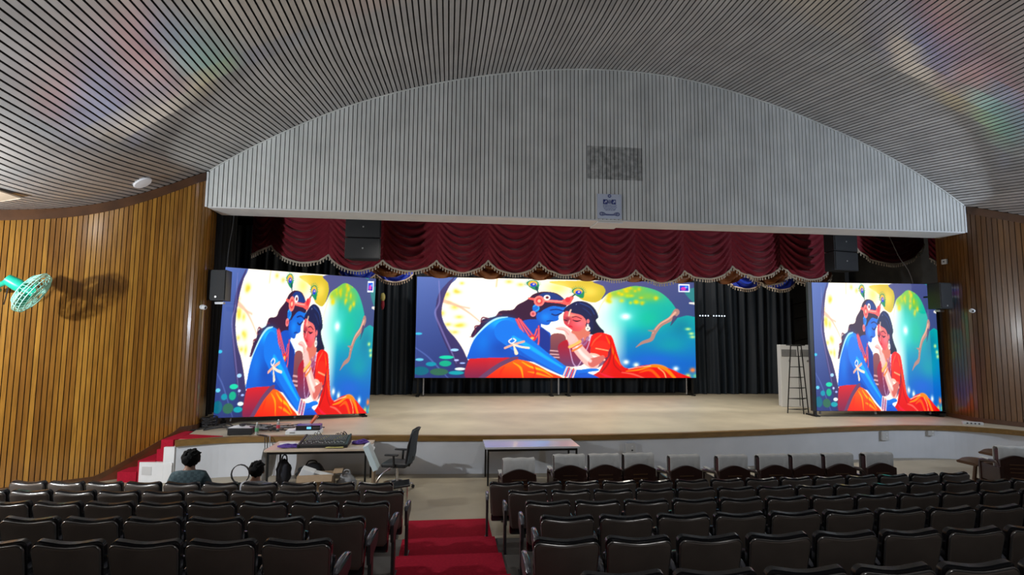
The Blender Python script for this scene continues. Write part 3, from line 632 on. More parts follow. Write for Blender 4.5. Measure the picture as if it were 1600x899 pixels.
    L([(332, 606), (400, 578), (485, 552)], 18, (240, 180, 160), f6); L([(400, 578), (460, 596), (525, 606)], 17, (246, 224, 205), f6); L([(402, 585), (424, 648)], [10, 30], (246, 226, 200), f6)
    L([(385, 530), (362, 550), (385, 568), (418, 545), (400, 528)], 10, (250, 236, 226), f6)
    # channel badge
    G([(1228, 22), (1334, 22), (1334, 92), (1228, 92)], (245, 248, 255), f7, smooth=False); G([(1240, 32), (1322, 32), (1322, 82), (1240, 82)], (40, 100, 220), f7, (60, 40, 160), (0, 1), smooth=False); E_((1275, 62), (24, 16), (206, 80, 170), f7); E_((1300, 48), (12, 8), (120, 190, 250), f7)
    return p.out()
def led_mat():
    m, N, L, P = nt('led_picture')
    at = N.new('ShaderNodeAttribute'); at.attribute_name = 'picture'; at.attribute_type = 'GEOMETRY'
    L.new(at.outputs['Color'], P.inputs['Emission Color']); P.inputs['Emission Strength'].default_value = 1.3
    P.inputs['Base Color'].default_value = (0.01, 0.01, 0.01, 1); P.inputs['Roughness'].default_value = 0.5
    return m
M['led'] = led_mat()
def display_mesh(W, H, wd, ht):
    im = paint(W, H); im = np.clip(im, 0, 1); lin = np.where(im <= 0.04045, im/12.92, ((im+0.055)/1.055)**2.4); lum = lin.mean(-1, keepdims=True); lin = np.clip(lum+(lin-lum)*1.12, 0, None)**1.16
    me = bpy.data.meshes.new('display')
    X, Z = np.meshgrid((np.arange(W)/(W-1)-0.5)*wd, (1-np.arange(H)/(H-1))*ht)
    co = np.stack([X, np.zeros_like(X), Z], -1).reshape(-1, 3)
    idx = np.arange(W*H).reshape(H, W); q = np.stack([idx[1:, :-1], idx[1:, 1:], idx[:-1, 1:], idx[:-1, :-1]], -1).reshape(-1, 4)
    me.vertices.add(W*H); me.vertices.foreach_set('co', co.ravel())
    me.loops.add(q.size); me.loops.foreach_set('vertex_index', q.ravel().astype(np.int32))
    me.polygons.add(len(q)); me.polygons.foreach_set('loop_start', (np.arange(len(q))*4).astype(np.int32))
    me.update(); me.validate()
    ca = me.color_attributes.new('picture', 'FLOAT_COLOR', 'POINT')
    ca.data.foreach_set('color', np.concatenate([lin.reshape(-1, 3), np.ones((W*H, 1))], 1).ravel().astype(np.float32))
    me.materials.append(M['led']); return me
def led_wall(name, label, pa, pb, z0, h, me, legs, tilt=0.0, mid=None):
    pa, pb = Vector((*pa, 0)), Vector((*pb, 0)); c = (pa+pb)/2; d = pb-pa; wd = d.length
    t = thing(name, label, 'led screen', (c.x, c.y, SZ), math.atan2(d.y, d.x), 'LED walls on the stage')
    ds = link('display', me, t); ds.location = (0, -0.06, z0-SZ); ds.rotation_euler = (0, tilt, 0)
    cb = MB().box((0, 0.0, h/2), (wd+0.02, 0.10, h+0.02)).obj('cabinet', M['black'], t); cb.location = (0, 0, z0-SZ); cb.rotation_euler = (0, tilt, 0)
    for lx in legs:
        b = MB(); b.box((lx, 0.05, (z0-SZ)/2), (0.07, 0.07, z0-SZ)); b.box((lx, 0.15, 0.02), (0.12, 0.5, 0.04)); b.obj('support_leg', M['blackmetal'], t)
    for lx in np.linspace(-wd/2+0.3, wd/2-0.3, 3):
        MB().tube([(lx, 0.12, 0.05), (lx, 0.10, h*0.95)], 0.03, 6).obj('back_strut', M['metalgrey'], t)
    return t
me_c = display_mesh(470, 164, 10.42, 3.60); me_s = display_mesh(240, 240, 3.62, 3.58)
led_wall('led_wall', 'wide central LED wall showing a couple under a tree, before black drapes', (-1.13, 20.0), (9.29, 20.0), 1.47, 3.60, me_c, (-5.1, -0.28, 0.35, 5.1))
led_wall('led_wall', 'square LED wall beside the left wooden wall, showing a couple under a tree', (-5.40, 13.95), (-2.10, 15.15), 0.93, 3.58, me_s, (-1.6, 1.7), tilt=0.022)
led_wall('led_wall', 'square LED wall by the black ladder frame, showing a couple under a tree', (10.12, 14.5), (13.93, 14.25), 0.96, 3.58, me_s, (-1.8, 1.75))

# ------------------------------------------------------------------ curtains
def swag(parent, x0, x1, y, ztop, zc0, zc1, sag, m, fr=True, folds=7, dy=0.07, name='swag', lab=None):
    def P(u, v):
        zb = zc0+(zc1-zc0)*u-sag*(4*u*(1-u))**0.8
        k = math.sin(PI*u)**0.6
        z = ztop-(ztop-zb)*v
        sp = v*1.05-0.34*(4*u*(1-u))**0.75; am = max(0.0, min(1.0, (sp+0.16)*3.2)); off = dy*k*am*math.sin(2*PI*folds*1.15*sp+0.6*math.sin(5*u))+0.025*am*math.sin(2*PI*folds*2.1*sp+1.3)*k+0.10*k*v
        return (x0+(x1-x0)*u, y-off-0.03*math.sin(PI*u), z)
    o = MB().grid(P, 28, 64).obj(name, m, parent, smooth=80)
    if fr:
        n = max(8, int((x1-x0)/0.075)); b = MB()
        pts = [Vector(P(i/n, 1.0)) for i in range(n+1)]
        b.tube([p+Vector((0, -0.012, 0.01)) for p in pts], 0.028, 5)
        for i in range(n):
            q = (pts[i]+pts[i+1])/2; b.lathe([(0.008, 0.0), (0.014, -0.02), (0.022, -0.07), (0.018, -0.10)], 5, (q.x, q.y-0.012, q.z))
        b.obj('fringe', M['fringe'], parent, smooth=60)
    return o
val = thing('stage_valance', 'long dark red velvet valance with scalloped cream fringe under the fascia', 'valance', (0, 0, 0))
cus = [(-4.98, 5.42), (-3.41, 5.20), (-1.89, 5.09), (-.36, 5.11), (1.14, 5.15), (2.65, 5.14), (4.1, 5.06), (5.61, 4.97), (7.15, 4.98), (8.7, 5.16), (10.31, 5.23), (11.9, 5.10)]
for i in range(len(cus)-1):
    (a0, z0), (a1, z1) = cus[i], cus[i+1]
    swag(val, a0, a1, 16.0, 6.62, z0, z1, 0.36+0.03*math.sin(i*2.1), M['velvet'], folds=6+(i % 2))
swag(val, -5.50, -4.98, 16.0, 6.62, 5.15, 5.42, 0.05, M['velvet'], folds=5)
v2 = thing('side_valance', 'short dark red velvet swag hanging right of the right speaker pair', 'valance', (0, 0, 0))
swag(v2, 12.95, 15.35, 16.05, 6.75, 5.85, 6.05, 0.60, M['velvet'], folds=6)
v3 = thing('side_valance', 'narrow dark red velvet tail beside the right wooden wall edge', 'valance', (0, 0, 0))
swag(v3, 15.55, 16.6, 16.1, 6.75, 5.6, 5.3, 0.15, M['velvet'], folds=5)
gv = thing('copper_valance', 'row of copper satin swags showing below the red valance', 'valance', (0, 0, 0))
for i in range(10): swag(gv, -2.6+i*1.56, -2.6+(i+1)*1.56, 17.3, 6.9, 5.12, 5.12, 0.38, M['goldswag'], fr=(i in (8, 9)), folds=7)
for (a0, a1, lab) in ((-3.6, -1.2, 'blue satin swag with pale fringe above the left black drape'), (9.9, 12.5, 'pair of blue satin swags with pale fringe above the right black drape')):
    bv = thing('blue_valance', lab, 'valance', (0, 0, 0)); n = 2
    for i in range(n): swag(bv, a0+(a1-a0)*i/n, a0+(a1-a0)*(i+1)/n, 18.6, 6.9, 4.98, 4.98, 0.28, M['blueswag'], folds=6)
for o_, a0, a1, yy, zt in ((val, -5.5, 11.9, 16.03, 6.6), (v2, 12.95, 15.35, 16.08, 6.73), (v3, 15.55, 16.6, 16.13, 6.73), (gv, -2.6, 13.0, 17.33, 6.88)):
    MB().cyl((a0, yy, zt), (a1, yy, zt), 0.025, 8).obj('curtain_rail', M['blackmetal'], o_)
    for k in range(3): xx = a0+0.2+(a1-a0-0.4)*k/2; MB().cyl((xx, yy, zt), (xx, yy, 7.55), 0.012, 6).obj('rail_hanger', M['blackmetal'], o_)
for o_ in [q for q in C.objects if q.name.startswith('blue_valance')]:
    a0, a1 = (-3.6, -1.2) if 'left' in o_['label'] else (9.9, 12.5)
    MB().cyl((a0, 18.63, 6.88), (a1, 18.63, 6.88), 0.025, 8).obj('curtain_rail', M['blackmetal'], o_)
    for xx in (a0+0.2, a1-0.2): MB().cyl((xx, 18.63, 6.88), (xx, 18.63, 7.55), 0.012, 6).obj('rail_hanger', M['blackmetal'], o_)
def drape(x0, x1, y, z0, z1, label, nf, seed):
    R = np.random.default_rng(seed); ph = R.uniform(0, 6.28, 6); fr_ = R.uniform(0.7, 1.3, 6)
    def P(u, v):
        a = 2*PI*nf*u
        f = 0.10*math.sin(a+0.9*math.sin(a*0.31*fr_[0]+ph[0]))+0.06*math.sin(a*1.9*fr_[1]+ph[1]+v*1.2)+0.05*math.sin(a*0.5+ph[2]+2.0*v)
        sway = 0.05*math.sin(3*v+ph[3]+6*u)
        return (x0+(x1-x0)*u+sway*v, y-f*(0.45+0.55*v), z1-(z1-z0)*v)
    o = MB().grid(P, int(nf*14), 14).obj('stage_drape', M['drape'], smooth=80)
    return tag(o, label, 'curtain', 'black drapes at the back of the stage')
drape(-8.2, -1.3, 20.7, SZ+0.01, 6.9, 'black drape hanging between the left and the central LED walls', 15, 1)
drape(-1.25, 9.35, 21.2, SZ+0.01, 6.9, 'black drape behind the central LED wall, seen under its lower edge', 20, 2)
drape(9.4, 13.6, 20.6, SZ+0.01, 6.9, 'black drape between the central LED wall and the white air conditioner', 10, 3)
# black sheet put in for the dark void at the left opening
tag(MB().grid(lambda u, v: (-6.2-0.35*u+0.10*math.sin(u*40), 14.9+u*2.6, SZ+0.01+(6.6-SZ)*v), 40, 1).obj('void_sheet', M['void'], smooth=80), 'black sheet added for the dark gap behind the left LED wall', 'curtain')
# row of small lights on the right drape
t = thing('light_bar', 'short row of small bluish lights before the right black drape', 'light', (10.15, 20.25, 3.82))
MB().box((0, 0.03, 0), (1.12, 0.03, 0.05)).obj('bar', M['black'], t)
for i in range(10):
    if i != 4: MB().ball((-0.5+i*0.111, 0.0, 0), (0.028, 0.02, 0.028), 8, 5).obj('bulb', M['leddot'], t)
MB().tube([(0.3, 0.04, 0.02), (0.3, 0.04, 3.735)], 0.006, 5).obj('wire', M['cable'], t)

# ------------------------------------------------------------------ loudspeakers, cameras, wall boxes
def speaker_box(label, loc, rz, w_, h_, d_, grp, hang=None):
    t = thing('loudspeaker', label, 'loudspeaker', loc, rz, grp)
    MB().prism([(-w_/2, 0), (w_/2, 0), (w_*0.36, d_), (-w_*0.36, d_)], 0, h_).obj('speaker_cabinet', M['speaker'], t, bevel=0.012)
    MB().box((0, -0.012, h_/2), (w_*0.94, 0.02, h_*0.93)).obj('grille', M['grille'], t, bevel=0.006)
    bd = MB().lathe([(0.022, 0), (0.022, 0.006)], 12).obj('badge', M['badge'], t); bd.rotation_euler = (PI/2, 0, 0); bd.location = (0, -0.022, h_*(0.5 if h_ < w_ else 0.12))
    if hang:
        for sx in (-1, 1): yr = 0.2 if hang < 1.8 else d_+0.02; MB().tube([(sx*w_*0.3, yr, h_*(0.99 if hang < 1.8 else 0.5)), (sx*w_*0.3, yr, h_+hang)], 0.010, 6).obj('hanging_rod', M['metalgrey'], t)
    return t
for lab, x_, rz in (('left', -2.25, 0.0), ('right', 11.45, 0.22)):
    speaker_box('upper black box of the speaker pair hung %s of the stage centre' % lab, (x_, 14.6, 5.50), rz, 0.92, 0.55, 0.45, 'speaker pairs hung under the fascia', 1.50)
    speaker_box('lower black box of the speaker pair hung %s of the stage centre' % lab, (x_, 14.6, 4.93), rz, 0.92, 0.55, 0.45, 'speaker pairs hung under the fascia', 2.07)
def side_speaker(label, loc, rz):
    t = speaker_box(label, loc, rz, 0.42, 0.72, 0.40, 'wall speakers at the stage edges')
    MB().tube([(0, 0.30, 0.36), (0, 0.62, 0.36)], 0.025, 8).obj('wall_bracket', M['blackmetal'], t)
    MB().box((0, 0.2, -0.05), (0.2, 0.1, 0.05)).obj('under_bracket', M['metalgrey'], t)
side_speaker('black wall speaker beside the left LED wall', (-5.36, 13.45, 3.71), -0.1)
side_speaker('black wall speaker overlapping the right LED wall corner', (13.58, 13.6, 3.80), 0.15)
def dome_cam(label, loc, rz):
    t = thing('security_camera', label, 'camera', loc, rz, 'security cameras on the wall edges')
    MB().tube([(0, 0.02, 0), (0, -0.02, 0)], 0.055, 16).obj('mount', M['paper'], t, smooth=40)
    MB().ball((0, -0.075, -0.01), (0.062, 0.06, 0.055), 14, 8).obj('housing', M['paper'], t, smooth=60)
    MB().ball((0.0, -0.125, -0.02), (0.026, 0.02, 0.026), 10, 6).obj('lens', M['black'], t, smooth=60)
dome_cam('small white camera on the left wooden wall edge below the speaker', (-5.53, 13.18, 3.54), 0.9)
dome_cam('small white camera on the right wooden wall edge below the speaker', (13.83, 13.12, 3.73), -0.6)
t = thing('wall_switch', 'small white wall box on the right wooden return near the valance', 'switch', (13.93, 13.9, 5.15), -PI/2)
MB().box((0, -0.03, 0), (0.16, 0.05, 0.14)).obj('box', M['plate'], t, bevel=0.008); MB().box((0, -0.058, 0), (0.04, 0.01, 0.03)).obj('button', M['black'], t)

# sign and tile on the fascia
t = thing('fascia_sign', 'white notice board with blue emblems fixed low on the slatted fascia', 'sign', (3.96, YF-0.035, FB+0.01), 0)
MB().box((0, 0, 0.32), (0.62, 0.025, 0.63)).obj('board', M['signwhite'], t, bevel=0.004)
def ink(name, b): o = b.obj(name, M['inkblue'], t); return o
yk = -0.016
b = MB(); b.tube([(0.034*math.cos(a), yk, 0.585+0.034*math.sin(a)) for a in np.linspace(0, 2*PI, 12, endpoint=False)], 0.010, 4, True); ink('ring_mark', b)
for sx in (-1, 1):
    b = MB(); cx_ = sx*0.108
    for (dx, dz, w_, h_) in ((0, 0.050, 0.110, 0.020), (0, -0.050, 0.110, 0.020), (-0.040, 0, 0.030, 0.12), (0.048, 0, 0.014, 0.12), (-0.012, 0.022, 0.03, 0.03), (0.014, -0.026, 0.03, 0.026)): b.box((cx_+dx, yk, 0.435+dz), (w_, 0.004, h_))
    ink('emblem_block', b)
b = MB()
for rr in (0.047, 0.030, 0.014): b.tube([(rr*math.cos(a), yk, 0.435+rr*1.1*math.sin(a)) for a in np.linspace(0, 2*PI, 14, endpoint=False)], 0.0035, 4, True)
ink('centre_rings', b)
b = MB()
for i, w_ in enumerate((0.32, 0.34, 0.33, 0.30, 0.27, 0.22)):
    z_ = 0.352-i*0.026; x_ = -w_/2
    while x_ < w_/2-0.01:
        l_ = random.uniform(0.025, 0.07); b.box((x_+l_/2, yk, z_+random.uniform(-.002, .002)), (l_, 0.004, 0.007)); x_ += l_+0.014
ink('text_lines', b)
b = MB()
for sx in (-1, 1):
    for rr, ox in ((0.048, 0.20), (0.030, 0.205), (0.036, 0.155)): b.tube([(sx*ox+rr*1.15*math.cos(a), yk, 0.125+rr*math.sin(a)) for a in np.linspace(0, 2*PI, 12, endpoint=False)], 0.0045, 4, True)
for dz in (0.0, 0.03): b.tube([(x_, yk, 0.090+dz+0.5*x_*x_) for x_ in np.linspace(-0.14, 0.14, 12)], 0.0045, 4)
for k in range(6): b.box((-0.085+k*0.034, yk, 0.107), (0.020, 0.004, 0.014))
ink('scroll_banner', b)
t = tag(MB().hexa([(3.68, YF+0.03, FB-0.075), (4.32, YF+0.03, FB-0.075), (4.30, YF+0.72, FB-0.085), (3.66, YF+0.72, FB-0.085), (3.68, YF+0.03, FB-0.04), (4.32, YF+0.03, FB-0.04), (4.30, YF+0.72, FB-0.04), (3.66, YF+0.72, FB-0.04)]).obj('soffit_tile', M['white']), 'pale square panel under the fascia below the notice board', 'panel')
# ceiling fixtures at the left
n0 = Vector((0.55, 0.1, -0.85)).normalized()
zl = zc(-6.25, 11.9)
o = MB().lathe([(0.02, 0.03), (0.17, 0.025), (0.18, 0.0), (0.16, -0.02), (0.02, -0.03)], 20).obj('ceiling_lamp', M['lamphead'], smooth=40)
o.location = (-6.22, 11.75, zc(-6.22, 11.75)-0.03); o.rotation_euler = (0, -math.atan((Fz(-6.2)-Fz(-6.25))/0.05), 0); tag(o, 'round white lamp disc on the ceiling near the left wall', 'ceiling lamp')
t = thing('ceiling_hatch', 'beige square panel set in the ceiling at the left picture edge', 'panel', (-7.55, 9.75, zc(-7.55, 9.75)-0.03), 0)
t.rotation_euler = (0, -math.atan((Fz(-7.5)-Fz(-7.6))/0.1), 0)
MB().box((0, 0, 0), (0.62, 0.62, 0.02)).obj('panel', M['beigetop'], t); MB().tube([(-.32, -.32, 0), (.32, -.32, 0), (.32, .32, 0), (-.32, .32, 0)], 0.018, 4, True).obj('frame', M['beigetop'], t)

# ------------------------------------------------------------------ auditorium seats
def seat_outline(w_top, w_bot, h, dip, rc, n=6):
    """closed outline in (x, z), z from 0 to h: rounded upper corners, slightly hollow top edge"""
    P = [(-w_bot/2+0.03, 0.0), (-w_bot/2, 0.04), (-w_top/2, h-rc)]
    for k in range(1, n+1):
        a = PI-(PI/2)*k/n; P.append((-w_top/2+rc+rc*math.cos(a), h-rc+rc*math.sin(a)))
    for k in range(1, 6):
        t = k/6; P.append((-w_top/2+rc+(w_top-2*rc)*t, h-dip*math.sin(PI*t)**1.3))
    R_ = [(-x, z) for x, z in P[:3+n]][::-1]
    return P+R_
ROT = Matrix.Rotation(math.radians(11), 3, 'X')        # leans the backrest away from the stage
def tilt(p): v = ROT @ Vector(p); return (v.x, v.y, v.z+0.375)
def slab(outl, y0, y1, inset=0.012):
    def ring(s, y): 
        cx_ = 0; cz = 0.23
        return [tilt((x*s[0], y, cz+(z-cz)*s[1])) for x, z in outl]
    a = (1-inset/0.25, 1-inset/0.24)
    return MB().loft([ring(a, y0), ring((1, 1), y0+0.008), ring((1, 1), y1-0.012), ring((a[0]*0.985, a[1]*0.985), y1)])
o_sh = seat_outline(0.478, 0.435, 0.462, 0.022, 0.045); o_cu = seat_outline(0.492, 0.44, 0.482, 0.026, 0.045)
me_shell = slab(o_sh, -0.030, 0.004, 0.010).mesh('backrest_shell', M['seatback'], 35)
me_cush = slab(o_cu, 0.004, 0.060, 0.014).mesh('backrest_cushion', M['seatblack'], 40)
rimpts = [tilt((x*1.0, -0.020, z)) for x, z in o_sh[1:-1]]
me_rim = MB().tube(rimpts, 0.0075, 6).mesh('backrest_rim', M['seatrim'], 60)
# tip-up seat, folded
RS = Matrix.Rotation(math.radians(-14), 3, 'X')
me_seat = MB().box((0, 0.13, 0.46), (0.43, 0.085, 0.40), RS).mesh('tip_up_seat', M['seatblack'], 40, 0.03)
me_stand = MB().box((0, 0.10, 0.29), (0.035, 0.09, 0.58)).box((0, 0.10, 0.012), (0.05, 0.28, 0.024)).hexa([(-0.018, 0.0, 0.40), (0.018, 0.0, 0.40), (0.018, 0.34, 0.50), (-0.018, 0.34, 0.50), (-0.018, -0.02, 0.59), (0.018, -0.02, 0.59), (0.018, 0.36, 0.60), (-0.018, 0.36, 0.60)]).mesh('side_frame', M['seatframe'], None, 0.005)
armp = cr_spline([(0, -0.06, 0.600), (0, 0.0, 0.630), (0, 0.12, 0.640), (0, 0.26, 0.632), (0, 0.36, 0.600)], 4)
def armring(i):
    p = armp[i]; k = 0.6+0.4*math.sin(PI*i/(len(armp)-1))**0.5; return [(p[0]+0.025*k*math.cos(a), p[1], p[2]+0.014*k*math.sin(a)) for a in np.linspace(0, 2*PI, 10, endpoint=False)]
me_arm = MB().loft([armring(i) for i in range(len(armp))]).mesh('armrest', M['arm'], 50)
def seat_proto(label, side):
    t = thing('auditorium_seat', label, 'seat', (0, 0, 0), 0, 'folding seats in the rows')
    c = link('backrest_shell', me_shell, t); link('backrest_rim', me_rim, c)
    link('backrest_cushion', me_cush, t); link('tip_up_seat', me_seat, t)
    s = link('side_frame', me_stand, t); s.location = (side*0.272, 0, 0); a = link('armrest', me_arm, t); a.location = (side*0.272, 0, 0)
    return t
def frustum_ok(x, y):
    d = Vector((x, y, 0)); z = d.x*math.sin(YAW)+d.y*math.cos(YAW); X = d.x*math.cos(YAW)-d.y*math.sin(YAW)
    return z > 0.5 and abs(X)/z < 0.93+0.62/z
rowsR = {1: 0.63, 2: 0.79, 3: 0.87, 4: 0.87, 5: 0.65, 6: 0.77}
rowsL = {1: -0.72, 2: -0.50, 3: -0.58, 4: -0.70, 5: -0.80}
PT = 0.545
protoR = protoL = None
for r, x0 in rowsR.items():
    for i in range(15):
        x = x0+PT*(i+0.46); y = yrow(r, x)+0.02
        if x > 8.35 or not frustum_ok(x, y): continue
        lab = 'dark folding seat, right block, %s row from stage, %s from red aisle' % (ordinal(r-1), ordinal(i))
        rz = math.atan(2*KC*(x-4.4))+random.uniform(-.015, .015); loc = (x, y, RZ*(r-1))
        if protoR is None: protoR = seat_proto(lab, -1); protoR.location = loc; protoR.rotation_euler = (0, 0, rz)
        else: dup(protoR, loc, rz, lab)
for r, x0 in rowsL.items():
    for i in range(15):
        x = x0-0.535*(i+0.46); y = yrow(r, x)+0.05
        if x < -8.3 or not frustum_ok(x, y): continue
        if r == 1 and x < -6.3: continue
        lab = 'dark folding seat, left block, %s row from stage, %s from red aisle' % (ordinal(r-1), ordinal(i))
        rz = math.atan(2*KC*(x-4.4))+random.uniform(-.015, .015); loc = (x, y, RZ*(r-1))
        if protoL is None: protoL = seat_proto(lab, 1); protoL.location = loc; protoL.rotation_euler = (0, 0, rz)
        else: dup(protoL, loc, rz, lab)

# ------------------------------------------------------------------ front row armchairs with white towels
def vip_proto(label):
    t = thing('front_armchair', label, 'armchair', (0, 0, 0), 0, 'armchairs with white towels in front of the rows')
    # wooden back frame with arched top rail
    arch = [(-0.27, 0.30), (-0.27, 0.70)]+[(-0.27+0.54*k/12, 0.72+0.085*math.sin(PI*k/12)**1.2) for k in range(0, 13)]+[(0.27, 0.70), (0.27, 0.30)]
    MB().loft([[(x, -0.03, z) for x, z in arch], [(x, 0.03, z) for x, z in arch]]).obj('back_frame', M['vipwood'], t)
    for k in range(3): MB().box((0, -0.036, 0.50+0.07*k), (0.24, 0.014, 0.016)).obj('back_slat', M['brownwood'], t)
    MB().box((0, 0.10, 0.60), (0.50, 0.14, 0.62)).obj('back_cushion', M['vipleather'], t, smooth=40, bevel=0.04)
    MB().box((0, 0.34, 0.36), (0.48, 0.52, 0.16)).obj('seat_cushion', M['vipleather'], t, smooth=40, bevel=0.04)
    b = MB(); pr = [(0.020, 0.60), (0.018, 0.925), (0.045, 0.955), (0.155, 0.955), (0.190, 0.92), (0.195, 0.55)]
    b.loft([[(x, y, z+0.006*math.sin(x*30)) for y, z in pr]+[(x, y+(0.012 if y < 0.1 else -0.012), z-0.012) for y, z in pr[::-1]] for x in np.linspace(-0.258, 0.258, 12)])
    b.obj('towel', M['towel'], t, smooth=50)
    for sx in (-1, 1):
        a = MB().tube(cr_spline([(sx*0.258, -0.01, 0.56), (sx*0.258, 0.10, 0.66), (sx*0.258, 0.35, 0.64), (sx*0.258, 0.56, 0.60)], 4), [0.034]*13, 10).obj('armrest', M['vipwood'], t, smooth=50)
        MB().box((sx*0.258, 0.42, 0.668), (0.066, 0.26, 0.02)).obj('arm_cover', M['towel'], t, bevel=0.006)
        MB().box((sx*0.258, -0.0, 0.30), (0.06, 0.07, 0.60)).obj('leg', M['vipwood'], t, bevel=0.008)
        MB().box((sx*0.258, 0.56, 0.30), (0.06, 0.06, 0.60)).obj('leg', M['vipwood'], t, bevel=0.008)
        MB().box((sx*0.258, 0.28, 0.42), (0.03, 0.5, 0.30)).obj('side_panel', M['vipwood'], t)
    return t
vx = [1.18, 2.06, 2.66, 3.26, 3.99, 4.80, 5.53, 6.13, 6.73, 7.48]
vy = [8.98, 9.2, 9.2, 9.2, 9.02, 8.95, 8.95, 8.95, 8.95, 8.95]
vl = ['alone nearest the red aisle, before the white table', 'left of a joined three', 'middle of the joined three near the table', 'right of the joined three near the table', 'single, between two groups, fifth from the aisle', 'single, sixth from the aisle', 'left of the second joined three', 'middle of the second joined three', 'right of the second joined three', 'single, last of the line at right']
p0 = None
for i in range(10):
    lab = 'dark armchair with white towel, '+vl[i]
    if i == 1: lab = 'dark armchair with white towel, left of the joined three near the table'
    if p0 is None: p0 = vip_proto(lab); p0.location = (vx[i], vy[i], 0)
    else: dup(p0, (vx[i], vy[i], 0), random.uniform(-.008, .008), lab)
dup(p0, (10.50, 9.30, 0), -0.30, 'dark armchair with white towel and pale slats at the right picture edge')
# carved wooden chairs lying on their backs at the right
def tipped(label, loc, rz):
    t = thing('tipped_wooden_chair', label, 'chair', loc, rz, 'brown wooden chairs tipped over at the right')
    top = cr_spline([(-0.62, 0.50), (-0.50, 0.545), (-0.28, 0.545), (-0.02, 0.50), (0.24, 0.40), (0.46, 0.29), (0.62, 0.17)], 4)
    th = [0.055, 0.07, 0.075]+[0.075]*(len(top)-5)+[0.06, 0.03]
    MB().loft([[(x, -0.20, z-h_), (x, -0.22, z-h_*0.45), (x, -0.17, z), (x, 0.17, z), (x, 0.22, z-h_*0.45), (x, 0.20, z-h_)] for (x, z), h_ in zip(top, th)]).obj('curved_back', M['brownwood'], t, smooth=40)
    for sy in (-0.21, 0.21):
        MB().tube([(-0.16, sy, 0.48), (-0.24, sy, 0.02)], 0.035, 8).obj('leg', M['brownwood'], t, smooth=50)
        MB().tube(cr_spline([(0.58, sy, 0.14), (0.30, sy, 0.04), (0.0, sy, 0.045), (-0.22, sy, 0.10)], 4), 0.03, 8).obj('arm', M['brownwood'], t, smooth=50)
        MB().box((0.12, sy, 0.22), (0.34, 0.03, 0.30)).obj('side_panel', M['brownwood'], t)
    for k in range(4): MB().lathe([(0.02, 0), (0.014, 0.012)], 8, (-0.06+k*0.09, -0.16+0.01*k, 0.505-max(0, k*0.09-0.04)*0.45)).obj('brass_stud', M['badge'], t)
tipped('brown carved wooden chair tipped over behind the right seats', (11.05, 10.25, 0), 0.03)
tipped('brown wooden chair tipped over, half behind the edge armchair', (12.35, 11.0, 0), 0.03)

# ------------------------------------------------------------------ tables
def table(name, label, x0, x1, y0, y1, h, topm, apron):
    t = thing(name, label, 'table', ((x0+x1)/2, (y0+y1)/2, 0), 0); w_, d_ = x1-x0, y1-y0
    MB().box((0, 0, h-0.02), (w_, d_, 0.04)).obj('tabletop', topm, t, bevel=0.006)
    b = MB()
    for sy in (-1, 1): b.box((0, sy*(d_/2-0.06), h-0.065), (w_-0.12, 0.03, 0.05))
    for sx in (-1, 1): b.box((sx*(w_/2-0.06), 0, h-0.065), (0.03, d_-0.12, 0.05))
    b.obj('frame', M['blackmetal'], t)
    for sx in (-1, 1):
        for sy in (-1, 1): MB().box((sx*(w_/2-0.06), sy*(d_/2-0.06), (h-0.04)/2), (0.035, 0.035, h-0.04)).obj('leg', M['blackmetal'], t)
    return t
table('folding_table', 'white topped table with black frame by the stage, right of the aisle', 0.78, 2.68, 11.05, 11.90, 0.75, M['tabletop'], 0)
mt = table('mixer_table', 'beige topped table carrying the sound mixer before the stage', -3.40, -1.47, 11.08, 12.02, 0.75, M['beigetop'], 0)
def hang(fn, name, m, parent=None): return MB().grid(fn, 14, 10).obj(name, m, parent, smooth=60)
hang(lambda u, v: (-0.98-0.03*v-0.02*math.sin(u*9+v*5), -0.46+0.85*u, 0.752-0.62*v+0.02*math.sin(u*12)), 'plastic_cover', M['paper'], mt)
hang(lambda u, v: (0.975+0.02*v+0.02*math.sin(u*8+v*6), -0.46+0.6*u, 0.752-0.40*v*(0.6+0.4*math.sin(u*4+0.4))), 'plastic_cover', M['paper'], mt)
# mixer console
t = thing('mixing_console', 'black sound mixing console on the beige table', 'mixer', (-2.37, 11.52, 0.752), 0)
MB().hexa([(-0.44, -0.28, 0), (0.44, -0.28, 0), (0.42, 0.30, 0), (-0.42, 0.30, 0), (-0.44, -0.28, 0.05), (0.44, -0.28, 0.05), (0.42, 0.30, 0.15), (-0.42, 0.30, 0.15)]).obj('console_body', M['black'], t, bevel=0.006)
MB().hexa([(-0.42, -0.26, 0.052), (0.42, -0.26, 0.052), (0.405, 0.28, 0.146), (-0.405, 0.28, 0.146), (-0.42, -0.26, 0.058), (0.42, -0.26, 0.058), (0.405, 0.28, 0.152), (-0.405, 0.28, 0.152)]).obj('control_panel', M['speaker'], t)
kb = MB(); kb2 = MB(); kf = MB()
for i in range(24):
    xk = -0.39+i*0.0338
    for j in range(9):
        yk2 = -0.02+j*0.032; zk = 0.057+(yk2+0.26)*0.174
        (kb if (i*7+j*5) % 17 else kb2).lathe([(0.009, 0), (0.007, 0.016)], 6, (xk, yk2, zk))
    yk2 = -0.20+0.10*random.random(); kf.box((xk, yk2, 0.064+(yk2+0.26)*0.174), (0.012, 0.024, 0.014))
for nm, bb, mm in (('knob_rows', kb, M['metalgrey']), ('knob_rows', kb2, M['yellow']), ('fader_caps', kf, M['plate'])):
    tag(bb.obj(nm, mm, t), kind='stuff')
